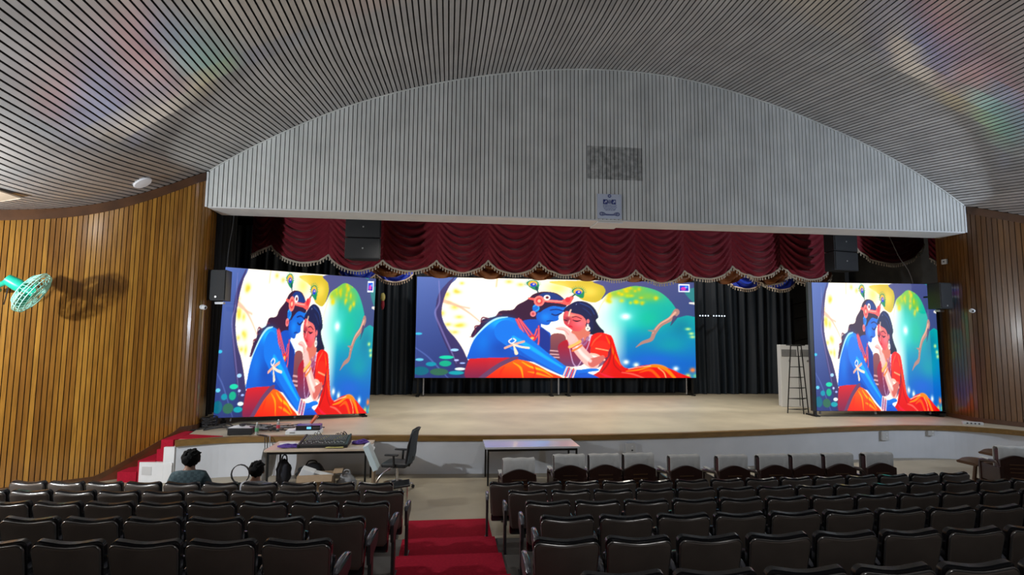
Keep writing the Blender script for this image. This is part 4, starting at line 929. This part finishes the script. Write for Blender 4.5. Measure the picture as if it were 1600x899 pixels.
for sx in (-1, 1): MB().hexa([(sx*0.455-0.018, -0.29, 0), (sx*0.455+0.018, -0.29, 0), (sx*0.435+0.018, 0.31, 0), (sx*0.435-0.018, 0.31, 0), (sx*0.455-0.018, -0.29, 0.06), (sx*0.455+0.018, -0.29, 0.06), (sx*0.435+0.018, 0.31, 0.165), (sx*0.435-0.018, 0.31, 0.165)]).obj('end_cheek', M['black'], t)
for k in range(9):
    xk = random.choice((-0.30, 0.16))+random.uniform(-.07, .14); h_ = random.uniform(0.02, 0.08)
    MB().tube(cr_spline([(xk, 0.27, 0.15), (xk+0.01, 0.30, 0.15+h_), (xk+0.05, 0.36, 0.12+h_*0.4), (xk+0.08, 0.40, 0.02)], 5), 0.006, 5).obj('plug_cable', M['cable'], t)
def heap(name, label, cat, loc, r, m, n=9):
    t = thing(name, label, cat, loc, 0)
    for k in range(n):
        a0 = random.uniform(0, 6.28); P = []
        for i in range(9):
            a = a0+i*0.8; q = random.uniform(0.35, 1.0); P.append((r[0]*q*math.cos(a), r[1]*q*math.sin(a), 0.018+r[2]*random.random()*(1.1-q)))
        MB().tube(cr_spline(P, 3), 0.014, 5).obj('cable_loop', m, t)
    return t
heap('cable_bundle', 'purple cable bundle on the beige table left of the mixer', 'cable', (-2.98, 11.30, 0.752), (0.26, 0.09, 0.07), M['purple'])
heap('cable_bundle', 'purple cable bundle on the beige table right of the mixer', 'cable', (-1.70, 11.62, 0.752), (0.18, 0.12, 0.10), M['purple'])
o = MB().grid(lambda u, v: (-2.30+0.34*u, 11.14+0.09*v, 0.768+0.012*math.sin(u*9)*math.sin(PI*v)), 12, 4).obj('cloth_strip', M['yellow'], smooth=60); tag(o, 'folded pale yellow cloth at the table edge below the mixer', 'cloth')
for i, (xk, yk2, rr) in enumerate(((-3.15, 11.72, 0.3), (-2.95, 11.62, -0.2))):
    o = MB().box((0, 0, 0.004), (0.30, 0.21, 0.006)).obj('paper_sheet', M['paper']); o.location = (xk, yk2, 0.751+0.008*i); o.rotation_euler = (0, 0, rr); tag(o, ['lower', 'upper'][i]+' white paper sheet lying on the beige table, left of the mixer', 'paper')
# pale blue panel leaning off the right table end
t = thing('leaning_panel', 'pale blue flat box leaning against the right end of the mixer table', 'box', (-1.40, 11.0, 0.0), 0)
b = MB().box((0, 0, 0.62), (0.10, 0.34, 0.50), Matrix.Rotation(-0.42, 3, 'Y')).obj('box_body', M['paleblue'], t, bevel=0.01)
MB().box((0.05, 0, 0.22), (0.04, 0.30, 0.44)).obj('box_stand', M['cardboard'], t)

# cardboard box, foam and bags under the table
t = thing('cardboard_box', 'open cardboard box with white foam under the mixer table', 'box', (-2.35, 10.75, 0), 0.1)
for (c_, d_) in (((0, -0.2, 0.19), (0.62, 0.012, 0.38)), ((0, 0.2, 0.19), (0.62, 0.012, 0.38)), ((-0.31, 0, 0.19), (0.012, 0.40, 0.38)), ((0.31, 0, 0.19), (0.012, 0.40, 0.38)), ((0, 0, 0.01), (0.6, 0.38, 0.015))): MB().box(c_, d_).obj('box_wall', M['cardboard'], t)
for (c_, d_, a_) in (((0, -0.28, 0.36), (0.60, 0.18, 0.008), 0.5), ((0.38, 0, 0.42), (0.16, 0.38, 0.008), 0)): MB().box(c_, d_, Matrix.Rotation(a_, 3, 'X')).obj('flap', M['cardboard'], t)
MB().box((-0.17, 0.0, 0.36), (0.24, 0.28, 0.24), Matrix.Rotation(0.35, 3, 'Y')).obj('foam_block', M['paper'], t, bevel=0.01)
MB().box((0.12, 0.03, 0.36), (0.34, 0.24, 0.03), Matrix.Rotation(0.25, 3, 'Y')).obj('foam_sheet', M['paper'], t)
def lump(name, label, loc, r, m, seed, cat='bag'):
    R = np.random.default_rng(seed); ph = R.uniform(0, 6.28, 8)
    fn = lambda d: 1+0.10*math.sin(5*d.x+ph[0])*math.sin(4*d.y+ph[1])+0.08*math.sin(9*d.z+ph[2]+3*d.x)+0.05*math.sin(13*d.y+ph[3])
    t = thing(name, label, cat, loc, 0)
    MB().ball((0, 0, r[2]*0.95), r, 20, 12, fn).obj('bag_body', m, t, smooth=60)
    MB().tube(cr_spline([(-r[0]*0.4, 0, r[2]*1.8), (-r[0]*0.2, 0, r[2]*2.2), (r[0]*0.25, 0, r[2]*2.2), (r[0]*0.4, 0, r[2]*1.8)], 5), 0.014, 6).obj('handle', m, t, smooth=60)
    return t
lump('duffel_bag', 'black bag on the floor under the left end of the mixer table', (-2.62, 11.55, 0), (0.28, 0.20, 0.20), M['black'], 3)
lump('plastic_bag', 'crumpled grey plastic bag beside the cardboard box', (-1.82, 10.8, 0), (0.17, 0.16, 0.19), M['cablegrey'], 5)
lump('equipment_case', 'dark padded bag standing left below the mixer table', (-3.12, 11.45, 0), (0.13, 0.15, 0.26), M['trousers'], 8)

# ------------------------------------------------------------------ office chair
t = thing('office_chair', 'black mesh office chair with armrests beside the mixer table', 'chair', (-0.92, 11.08, 0), -0.25)
MB().box((0, 0, 0.47), (0.48, 0.48, 0.08)).obj('seat', M['black'], t, smooth=40, bevel=0.03)
bp = [(0.235, 0.50), (0.27, 0.65), (0.285, 0.85), (0.315, 1.05), (0.36, 1.14)]
b = MB(); b.loft([[(x, -0.22, z), (x+0.035, -0.22, z), (x+0.05, 0, z), (x+0.035, 0.22, z), (x, 0.22, z), (x+0.015, 0, z)] for x, z in bp]); b.obj('backrest', M['mesh'], t, smooth=50)
MB().tube([(0.24, -0.22, 0.52), (0.285, -0.235, 0.85), (0.36, -0.20, 1.14), (0.375, 0, 1.155), (0.36, 0.20, 1.14), (0.285, 0.235, 0.85), (0.24, 0.22, 0.52)], 0.016, 8).obj('back_frame', M['black'], t, smooth=60)
MB().tube([(0.05, 0, 0.42), (0.24, 0, 0.44), (0.30, 0, 0.62)], 0.025, 8).obj('back_bracket', M['black'], t)
for sy in (-1, 1):
    MB().tube([(0.02, sy*0.25, 0.44), (0.02, sy*0.28, 0.66)], 0.022, 8).obj('arm_post', M['black'], t)
    MB().box((-0.02, sy*0.28, 0.68), (0.26, 0.075, 0.03)).obj('arm_pad', M['black'], t, bevel=0.01)
MB().cyl((0, 0, 0.10), (0, 0, 0.44), 0.028).obj('gas_column', M['chrome'], t, smooth=40)
for k in range(5):
    a = 2*PI*k/5+0.3; L_ = MB().tube([(0, 0, 0.14), (0.16*math.cos(a), 0.16*math.sin(a), 0.12), (0.31*math.cos(a), 0.31*math.sin(a), 0.075)], [0.03, 0.024, 0.018], 8).obj('base_spoke', M['chrome'], t, smooth=50)
    MB().cyl((0.31*math.cos(a)-0.02*math.sin(a), 0.31*math.sin(a)+0.02*math.cos(a), 0.032), (0.31*math.cos(a)+0.02*math.sin(a), 0.31*math.sin(a)-0.02*math.cos(a), 0.032), 0.031).obj('caster', M['black'], L_, smooth=40)
# second chair of chrome tube with flat seat (only its arc and seat edge show)
t = thing('chrome_chair', 'low chrome tube chair in front of the office chair', 'chair', (-1.0, 9.75, 0), 0.1)
MB().box((0.18, 0, 0.40), (0.46, 0.40, 0.03), Matrix.Rotation(-0.12, 3, 'Y')).obj('seat', M['seatblack'], t, bevel=0.01)
MB().tube(cr_spline([(-0.18, -0.1, 0.10), (-0.17, -0.1, 0.38), (-0.08, -0.1, 0.58), (0.08, -0.1, 0.70)], 6), 0.018, 8).obj('back_tube', M['chrome'], t, smooth=60)
for sx in (0.0, 0.36):
    for sy in (-0.16, 0.16): MB().cyl((sx, sy, 0), (sx, sy, 0.40), 0.014, 8).obj('leg', M['chrome'], t)

# ------------------------------------------------------------------ stage left clutter
t = thing('electronic_device', 'flat black device with white paper on top at the left stage edge', 'device', (-4.35, 12.62, SZ), 0.12)
MB().box((0, 0, 0.075), (0.48, 0.34, 0.13)).obj('case', M['black'], t, bevel=0.008)
for sx in (-1, 1):
    for sy in (-1, 1): MB().cyl((sx*0.2, sy*0.12, 0), (sx*0.2, sy*0.12, 0.012), 0.02, 8).obj('foot', M['black'], t)
o = MB().grid(lambda u, v: (-4.58+0.46*u, 12.46+0.34*v, SZ+0.150+0.02*math.sin(u*5)*v), 8, 6).obj('paper_sheet', M['paper']); tag(o, 'white paper lying on the flat black device at the stage edge', 'paper')
o = MB().ball((-4.33, 12.60, SZ+0.196), (0.07, 0.05, 0.028), 12, 7).obj('computer_mouse', M['black'], smooth=60); tag(o, 'small black mouse on the white paper', 'mouse')
def bottle(label, loc, m):
    t = thing('water_bottle', label, 'bottle', loc, 0, 'water bottles at the left stage edge')
    MB().lathe([(0.012, 0.0), (0.036, 0.002), (0.038, 0.03), (0.034, 0.10), (0.038, 0.17), (0.030, 0.205), (0.014, 0.228), (0.014, 0.24)], 14).obj('bottle_body', M['bottle'], t, smooth=50)
    MB().lathe([(0.039, 0.075), (0.0395, 0.08), (0.0395, 0.14), (0.039, 0.145)], 14).obj('bottle_label', m, t, smooth=50)
    MB().lathe([(0.017, 0.235), (0.017, 0.258), (0.012, 0.262)], 12).obj('cap', M['paper'], t, smooth=40)
bottle('water bottle with green label beside the flat black device', (-4.0, 12.50, SZ), M['label'])
bottle('water bottle with red label between the black and the blue devices', (-3.68, 12.9, SZ), M['labelred'])
t = thing('rack_device', 'blue topped device with lit display on a white case', 'device', (-2.95, 12.62, SZ+0.085), 0.06)
MB().box((0, 0, 0.055), (0.50, 0.30, 0.10)).obj('case', M['bluedark'], t, bevel=0.006); MB().box((0, -0.152, 0.055), (0.49, 0.012, 0.095)).obj('front_panel', M['black'], t)
MB().box((0.02, -0.160, 0.055), (0.09, 0.006, 0.045)).obj('lcd_panel', M['lcd'], t)
for k in range(5): MB().cyl((0.11+k*0.03, -0.158, 0.055), (0.11+k*0.03, -0.170, 0.055), 0.009, 8).obj('button', M['metalgrey'], t)
t = thing('white_case', 'flat white case under the blue topped device', 'case', (-3.05, 12.64, SZ), 0.06)
MB().box((0, 0, 0.042), (0.72, 0.36, 0.082)).obj('case_body', M['paper'], t, bevel=0.01); MB().box((-0.22, -0.184, 0.045), (0.10, 0.012, 0.02)).obj('latch', M['metalgrey'], t)
o = MB().tube([(-2.92, 12.62, SZ+0.215), (-2.80, 12.66, SZ+0.38)], [0.03, 0.045], 8).obj('orange_tube', M['orange'], smooth=50); tag(o, 'orange plastic tube standing tilted on the blue topped device', 'tube')
# loose cables
t = thing('cable_tangle', 'tangle of black and grey cables under the left LED wall', 'cable', (-4.5, 13.25, SZ), 0)
for k in range(26):
    x_ = random.uniform(-1.1, 0.4); y_ = random.uniform(-0.25, 0.45); P = [(x_, y_, 0.014)]
    for i in range(5): x_ += random.uniform(0.05, 0.40); y_ += random.uniform(-0.22, 0.22); P.append((x_, max(-0.45, min(0.5, y_)), 0.014+random.random()*0.05))
    MB().tube(cr_spline(P, 5), random.choice((0.008, 0.011, 0.014)), 5).obj('cable', M['cable'] if k % 3 else M['cablegrey'], t)
t = thing('cable_pile', 'dark pile of coiled cable at the foot of the left wall', 'cable', (-5.42, 13.62, SZ), 0)
for k in range(10):
    a0 = random.uniform(0, 6); MB().tube([(0.16*math.cos(a0+i*.6)*random.uniform(.8, 1.1), 0.22*math.sin(a0+i*.6), 0.02+0.022*k+0.01*random.random()) for i in range(10)], 0.012, 5).obj('coil', M['cable'], t)
t = thing('hanging_cable', 'pair of cables hanging over the stage edge left of the mixer table', 'cable', (-3.72, 12.2, 0), 0)
for dx in (0, 0.05, 0.10):
    MB().tube(cr_spline([(dx-0.25, 0.25, SZ+0.012), (dx-0.05, 0.06, SZ+0.016), (dx, -0.05, SZ-0.03), (dx+0.015, -0.06, 0.5), (dx+0.01, -0.07, 0.25), (dx-0.02, -0.08, 0.02)], 5), 0.009, 5).obj('cable', M['cable'] if dx < 0.1 else M['cablegrey'], t)
t = thing('coiled_cable', 'thin black cable loops standing beside the second person', 'cable', (-3.44, 10.3, 0), 0)
for k in range(3): MB().tube([(-0.10+0.15*math.cos(a), 0.02*k, 0.50+0.16*math.sin(a)) for a in np.linspace(0, 2*PI, 16, endpoint=False)], 0.007, 5, True).obj('loop', M['cable'], t)
MB().cyl((-0.10, 0.02, 0), (-0.10, 0.02, 0.36), 0.012, 6).obj('stand', M['cable'], t)
# socket boxes on the stage front
def lipy(x): return float(np.interp(x, lip[:, 0], lip[:, 1]))
for i, (x_, z_, w_, lab) in enumerate(((4.05, 0.50, 0.22, 'grey socket box on the stage front right of the white table'), (10.83, 0.56, 0.20, 'grey switch box on the stage front below the right LED wall'), (12.05, 0.62, 0.14, 'small grey box high on the stage front near the right wall'))):
    t = thing('socket_box', lab, 'socket', (x_, lipy(x_)-0.005, z_), [0.06, 0.05, -0.35][i])
    MB().box((0, -0.02, 0), (w_, 0.05, 0.22 if i < 2 else 0.12)).obj('box', M['plate'], t, bevel=0.006)
    for k in range(2): MB().box((0.03, -0.048, -0.04+0.08*k), (0.035, 0.006, 0.03)).obj('outlet', M['black'] if i == 0 and k == 0 else M['white'], t)
t = thing('stage_box', 'low white connector box on the stage by the right wooden wall', 'box', (13.35, 12.85, SZ), -0.55)
MB().box((0, 0, 0.035), (0.42, 0.12, 0.07)).obj('box', M['plate'], t, bevel=0.006)
for k in range(4): MB().cyl((-0.12+k*0.08, -0.06, 0.035), (-0.12+k*0.08, -0.072, 0.035), 0.018, 8).obj('connector', M['black'], t)

# ------------------------------------------------------------------ air conditioner, ladder frame, white board at stage right
t = thing('air_conditioner', 'white floor standing air conditioner beside the right LED wall', 'air conditioner', (11.12, 16.6, SZ), -0.34)
MB().box((0, 0, 0.98), (1.06, 0.40, 1.96)).obj('cabinet', M['acwhite'], t, bevel=0.02)
for sx in (-1, 1):
    v_ = MB().box((sx*0.27, -0.205, 1.70), (0.44, 0.012, 0.22)).obj('vent', M['acdark'], t)
    for k in range(5): MB().box((sx*0.27, -0.214, 1.62+k*0.04), (0.44, 0.012, 0.008)).obj('louvre', M['acwhite'], v_)
    MB().cyl((sx*0.27, -0.20, 1.46), (sx*0.27, -0.212, 1.46), 0.03, 12).obj('logo_disc', M['badge'], t)
MB().box((0, -0.205, 0.80), (0.02, 0.012, 1.5)).obj('panel_joint', M['acdark'], t)
t = thing('ladder_frame', 'tapering black metal ladder frame before the white air conditioner', 'ladder', (10.14, 15.15, SZ), 0)
legs_ = [((-0.33, 0.0), (-0.16, 0.0)), ((0.02, -0.22), (0.02, -0.05)), ((0.36, 0.06), (0.18, 0.02))]
for (bx, by), (tx_, ty_) in legs_: MB().cyl((bx, by, 0), (tx_, ty_, 1.96), 0.016, 8).obj('leg', M['blackmetal'], t)
for k in range(7):
    f_ = 0.06+k*0.155; z_ = 1.96*f_; q = [(bx+(tx_-bx)*f_, by+(ty_-by)*f_, z_) for (bx, by), (tx_, ty_) in legs_]
    MB().tube([q[0], q[1]], 0.011, 6).tube([q[1], q[2]], 0.011, 6).tube([q[2], q[0]], 0.011, 6).obj('rung', M['blackmetal'], t)
MB().tube([(-0.30, 0, 1.96), (0.30, 0.02, 1.96)], 0.014, 6).obj('top_bar', M['blackmetal'], t)
t = thing('white_board', 'tall narrow white board leaning behind the right LED wall', 'board', (14.45, 15.0, SZ), 0.0)
MB().hexa([(-0.16, -0.02, 0.9), (0.16, -0.02, 0.9), (0.16, 0.02, 0.9), (-0.16, 0.02, 0.9), (-0.20, -0.02, 2.85), (0.02, -0.02, 3.05), (0.02, 0.02, 3.05), (-0.20, 0.02, 2.85)]).obj('board', M['white'], t)
MB().box((0.0, 0.06, 1.5), (0.05, 0.05, 3.0)).obj('post', M['blackmetal'], t); MB().box((0.0, 0.10, 0.02), (0.4, 0.4, 0.04)).obj('base', M['blackmetal'], t)
t = thing('scaffold_rack', 'dark metal rack against the grey wall behind the right LED wall', 'rack', (14.6, 20.9, SZ), 0)
for sx in (-0.7, 0.7): MB().box((sx, 0, 1.9), (0.06, 0.06, 3.8)).obj('post', M['blackmetal'], t)
for z_ in (0.4, 1.3, 2.2, 3.1, 3.7): MB().tube([(-0.7, 0, z_-0.15), (0.7, 0, z_+0.15)], 0.03, 6).obj('brace', M['blackmetal'], t)
t = thing('grey_partition', 'grey partition standing behind the right black drape', 'partition', (15.0, 21.6, SZ), 0)
MB().box((0, 0, 2.6), (3.6, 0.06, 5.2)).obj('panel', M['backwall'], t); MB().box((0, -0.05, 0.05), (3.6, 0.1, 0.1)).obj('skirting', M['acdark'], t)
t = thing('hanging_ornament', 'small red and yellow ornament hanging before the left black drape', 'ornament', (-2.35, 20.2, 4.15), 0)
MB().ball((0, 0, 0.18), (0.09, 0.06, 0.16), 10, 8).obj('yellow_top', M['yellow'], t, smooth=60); MB().ball((0, 0, -0.08), (0.07, 0.05, 0.20), 10, 8).obj('red_tassel', M['velvet'], t, smooth=60); MB().cyl((0, 0, 0.3), (0, 0, 3.405), 0.006, 5).obj('cord', M['cable'], t)
# backstage wires at the left and right opening
for lab, P in (('thin grey wire hanging beside the left valance end', [(-5.62, 15.0, 6.9), (-5.66, 15.0, 5.8), (-5.75, 15.0, 4.6), (-5.72, 15.02, SZ+0.02)]), ('thin grey wire crossing behind the right swag', [(13.3, 15.5, 6.9), (13.9, 15.5, 5.6), (14.4, 15.5, 4.5), (14.6, 15.5, SZ+0.02)])):
    tag(MB().tube(cr_spline(P, 5), 0.012, 5).obj('hanging_wire', M['cablegrey']), lab, 'wire')

# ------------------------------------------------------------------ wall fan at the left edge
ax = Vector((0.78, 0.30, -0.52)).normalized(); t = thing('wall_fan', 'green wall fan with wire cage on the left wooden wall', 'fan', (-7.30, 10.55, 3.64), 0)
zq = ax.to_track_quat('Z', 'Y').to_matrix()
def A(p): return tuple(zq @ Vector(p))
t.scale = (1.3, 1.3, 1.3)
cage = MB()
for rr, zz in ((0.30, 0.0), (0.30, 0.03), (0.285, 0.07), (0.22, 0.10), (0.12, 0.115), (0.22, -0.07)): cage.tube([A((rr*math.cos(a), rr*math.sin(a), zz)) for a in np.linspace(0, 2*PI, 28, endpoint=False)], 0.006, 4, True)
co_ = MB()
for k in range(30):
    a = 2*PI*k/30; c_, s_ = math.cos(a), math.sin(a)
    co_.tube([A((0.05*c_, 0.05*s_, 0.12)), A((0.20*c_, 0.20*s_, 0.105)), A((0.285*c_, 0.285*s_, 0.065)), A((0.30*c_, 0.30*s_, 0.0)), A((0.20*c_, 0.20*s_, -0.08)), A((0.07*c_, 0.07*s_, -0.10))], 0.0035, 4)
cage.obj('cage_ring', M['mint'], t); tag(co_.obj('cage_wires', M['mint'], t), kind='stuff')
for k in range(3):
    a = 2*PI*k/3
    def bl(u, v): 
        aa = a+(u-0.5)*1.5*(0.4+0.6*v); r_ = 0.05+0.21*v; return A((r_*math.cos(aa), r_*math.sin(aa), 0.02+(u-0.5)*0.07))
    MB().grid(bl, 6, 5).obj('blade', M['green'], t, smooth=60)
MB().tube([A((0, 0, 0.05)), A((0, 0, -0.09))], 0.055, 14).obj('hub', M['green'], t, smooth=40)
MB().tube([A((0, 0, -0.09)), A((0, 0, -0.16)), A((0, 0, -0.30))], [0.07, 0.085, 0.07], 16).obj('motor', M['green'], t, smooth=40)
q0 = Vector(A((0, 0, -0.26)))
MB().tube([q0, q0+Vector((-0.25, 0.10, -0.08)), q0+Vector((-0.42, 0.40, -0.10))], 0.035, 10).obj('wall_arm', M['green'], t, smooth=50)
MB().tube(cr_spline([q0, q0+Vector((-0.1, 0.1, -0.2)), q0+Vector((-0.3, 0.35, -0.3))], 5), 0.008, 5).obj('power_cord', M['cable'], t)

# ------------------------------------------------------------------ people
def skin_body(name, verts, edges, radii, m, parent, sub=2, root=0):
    me = bpy.data.meshes.new(name); me.from_pydata(verts, edges, []); me.materials.append(m)
    o = bpy.data.objects.new(name, me); C.objects.link(o); o.parent = parent
    sk = o.modifiers.new('skin', 'SKIN'); sk.use_smooth_shade = True
    for i, r in enumerate(radii):
        d = me.skin_vertices[0].data[i]; d.radius = r if hasattr(r, '__len__') else (r, r); d.use_root = (i == root)
    s = o.modifiers.new('subdivision', 'SUBSURF'); s.levels = sub; s.render_levels = sub
    return o
def person(label, loc, rz, shirtm, on_floor):
    t = thing('person', label, 'person', loc, rz)
    # seated figure facing +y; z=0 is the seat surface
    V = [(0, 0, 0.08), (0, -0.03, 0.25), (0, -0.05, 0.42), (0, -0.03, 0.545), (0, -0.01, 0.595), (0.005, 0.01, 0.675), (0.01, 0.02, 0.755),
         (0.165, -0.04, 0.462), (0.235, 0.02, 0.25), (0.20, 0.24, 0.16), (0.16, 0.33, 0.17),
         (-0.165, -0.04, 0.462), (-0.235, 0.02, 0.25), (-0.20, 0.24, 0.16), (-0.16, 0.33, 0.17),
         (0.10, 0.06, 0.08), (0.13, 0.44, 0.09), (0.13, 0.47, -0.26), (0.13, 0.58, -0.31),
         (-0.10, 0.06, 0.08), (-0.13, 0.44, 0.09), (-0.13, 0.47, -0.26), (-0.13, 0.58, -0.31), (0.0, 0.125, 0.675)]
    if on_floor:
        for k, sx in ((15, 1), (19, -1)):
            V[k] = (sx*0.10, 0.08, 0.05); V[k+1] = (sx*0.15, 0.38, 0.25); V[k+2] = (sx*0.12, 0.60, 0.0); V[k+3] = (sx*0.12, 0.70, -0.03)
        V[0] = (0, 0, 0.05)
        for k, sx in ((10, 1), (14, -1)): V[k-1] = (sx*0.20, 0.26, 0.30); V[k] = (sx*0.16, 0.34, 0.33)
    E2 = [(0, 1), (1, 2), (2, 3), (3, 4), (4, 5), (5, 6), (2, 7), (7, 8), (8, 9), (9, 10), (2, 11), (11, 12), (12, 13), (13, 14), (0, 15), (15, 16), (16, 17), (17, 18), (0, 19), (19, 20), (20, 21), (21, 22), (5, 23)]
    Rr = [(.15, .12), (.15, .11), (.16, .10), (.07, .065), .058, (.085, .10), (.07, .085), (.065, .06), .048, .038, .036, (.065, .06), .048, .038, .036, .085, .065, .045, .035, .085, .065, .045, .035, .018]
    skin_body('body', V, E2, Rr, M['skin'], t)
    SV = V[:4]+[V[7], V[8], (0.215, 0.16, 0.195), V[11], V[12], (-0.215, 0.16, 0.195)]
    skin_body('shirt', SV, [(0, 1), (1, 2), (2, 3), (2, 4), (4, 5), (5, 6), (2, 7), (7, 8), (8, 9)], [(.165, .135), (.165, .125), (.18, .115), (.082, .075), (.088, .082), .072, .062, (.088, .082), .072, .062], shirtm, t)
    TV = [V[0], V[15], V[16], V[17], V[19], V[20], V[21]]
    skin_body('trousers', TV, [(0, 1), (1, 2), (2, 3), (0, 4), (4, 5), (5, 6)], [(.165, .13), .10, .08, .062, .10, .08, .062], M['trousers'], t)
    # hair, ears, face details
    R = np.random.default_rng(11); ph = R.uniform(0, 6.28, 4)
    hr = MB().ball((0.005, -0.012, 0.715), (0.112, 0.124, 0.125), 30, 20, lambda d: (1+0.05*math.sin(9*d.x+ph[0])*math.sin(8*d.z+ph[1])+0.035*math.sin(17*d.y+7*d.x+5*d.z))*(1.0 if (d.y < 0.25 or d.z > 0.45) else 0.80)).obj('hair', M['hair'], t, smooth=70)
    for k in range(22):
        a = R.uniform(0, 6.28); e_ = R.uniform(0.35, 1.3); d = Vector((math.cos(a)*math.cos(e_), math.sin(a)*math.cos(e_), math.sin(e_))); q = Vector((0.005, -0.012, 0.715))+Vector((d.x*0.105, d.y*0.117, d.z*0.118)); td = (d+Vector((0.9, 0.1, 0.2))).normalized()
        MB().tube([q-td*0.03, q+td*0.008+d*0.003, q+td*0.026+d*0.002], [0.02, 0.014, 0.004], 6).obj('hair_tuft', M['hair'], hr, smooth=60)
    for sx in (-1, 1): MB().ball((sx*0.098, 0.015, 0.675), (0.014, 0.024, 0.034), 10, 7).obj('ear', M['skin'], t, smooth=60)
    for sx in (-1, 1): MB().ball((sx*0.034, 0.098, 0.70), (0.014, 0.010, 0.009), 8, 6).obj('eye', M['paper'], t, smooth=60)
    MB().box((0, 0.103, 0.625), (0.045, 0.012, 0.010)).obj('mouth', M['velvet'], t, bevel=0.003)
    for sx in (-1, 1):
        hz = 0.155 if on_floor else 0.0
        for f in range(5):
            bx = sx*0.155+sx*(f-2)*0.018; ln = (0.055, 0.075, 0.082, 0.078, 0.06)[f]
            y0 = 0.345 if f != 0 else 0.32
            MB().tube([(bx, y0, 0.178+hz), (bx-sx*0.004, y0+ln*0.55, 0.170+hz), (bx-sx*0.008, y0+ln, 0.142+hz)], [0.0095, 0.009, 0.0075], 7).obj('finger', M['skin'], t, smooth=60)
        MB().box((sx*0.13, 0.70 if on_floor else 0.60, -0.055 if on_floor else -0.335), (0.09, 0.24, 0.075)).obj('shoe', M['black'], t, bevel=0.02)
    return t
p1 = person('person with dark hair in a teal checked shirt, seated in the first row', (-3.70, 8.74, 0.40), 0.10, M['shirt'], False)
p1.scale = (1.12, 1.0, 1.0)
p2 = person('person with dark hair in a grey shirt, sitting low beside the mixer table', (-2.92, 9.22, 0.115), -0.15, M['greyshirt'], True)
# the seat he sits on is folded down
sd = min([o for o in C.objects if o.name.startswith('auditorium_seat') and o.type == 'EMPTY' and o.location.z < 0.01], key=lambda o: abs(o.location.x+3.70))
for ch in sd.children:
    if ch.name.startswith('tip_up_seat'): ch.data = MB().box((0, 0.30, 0.295), (0.43, 0.42, 0.075)).mesh('folded_down_seat', M['seatblack'], 40, 0.025)
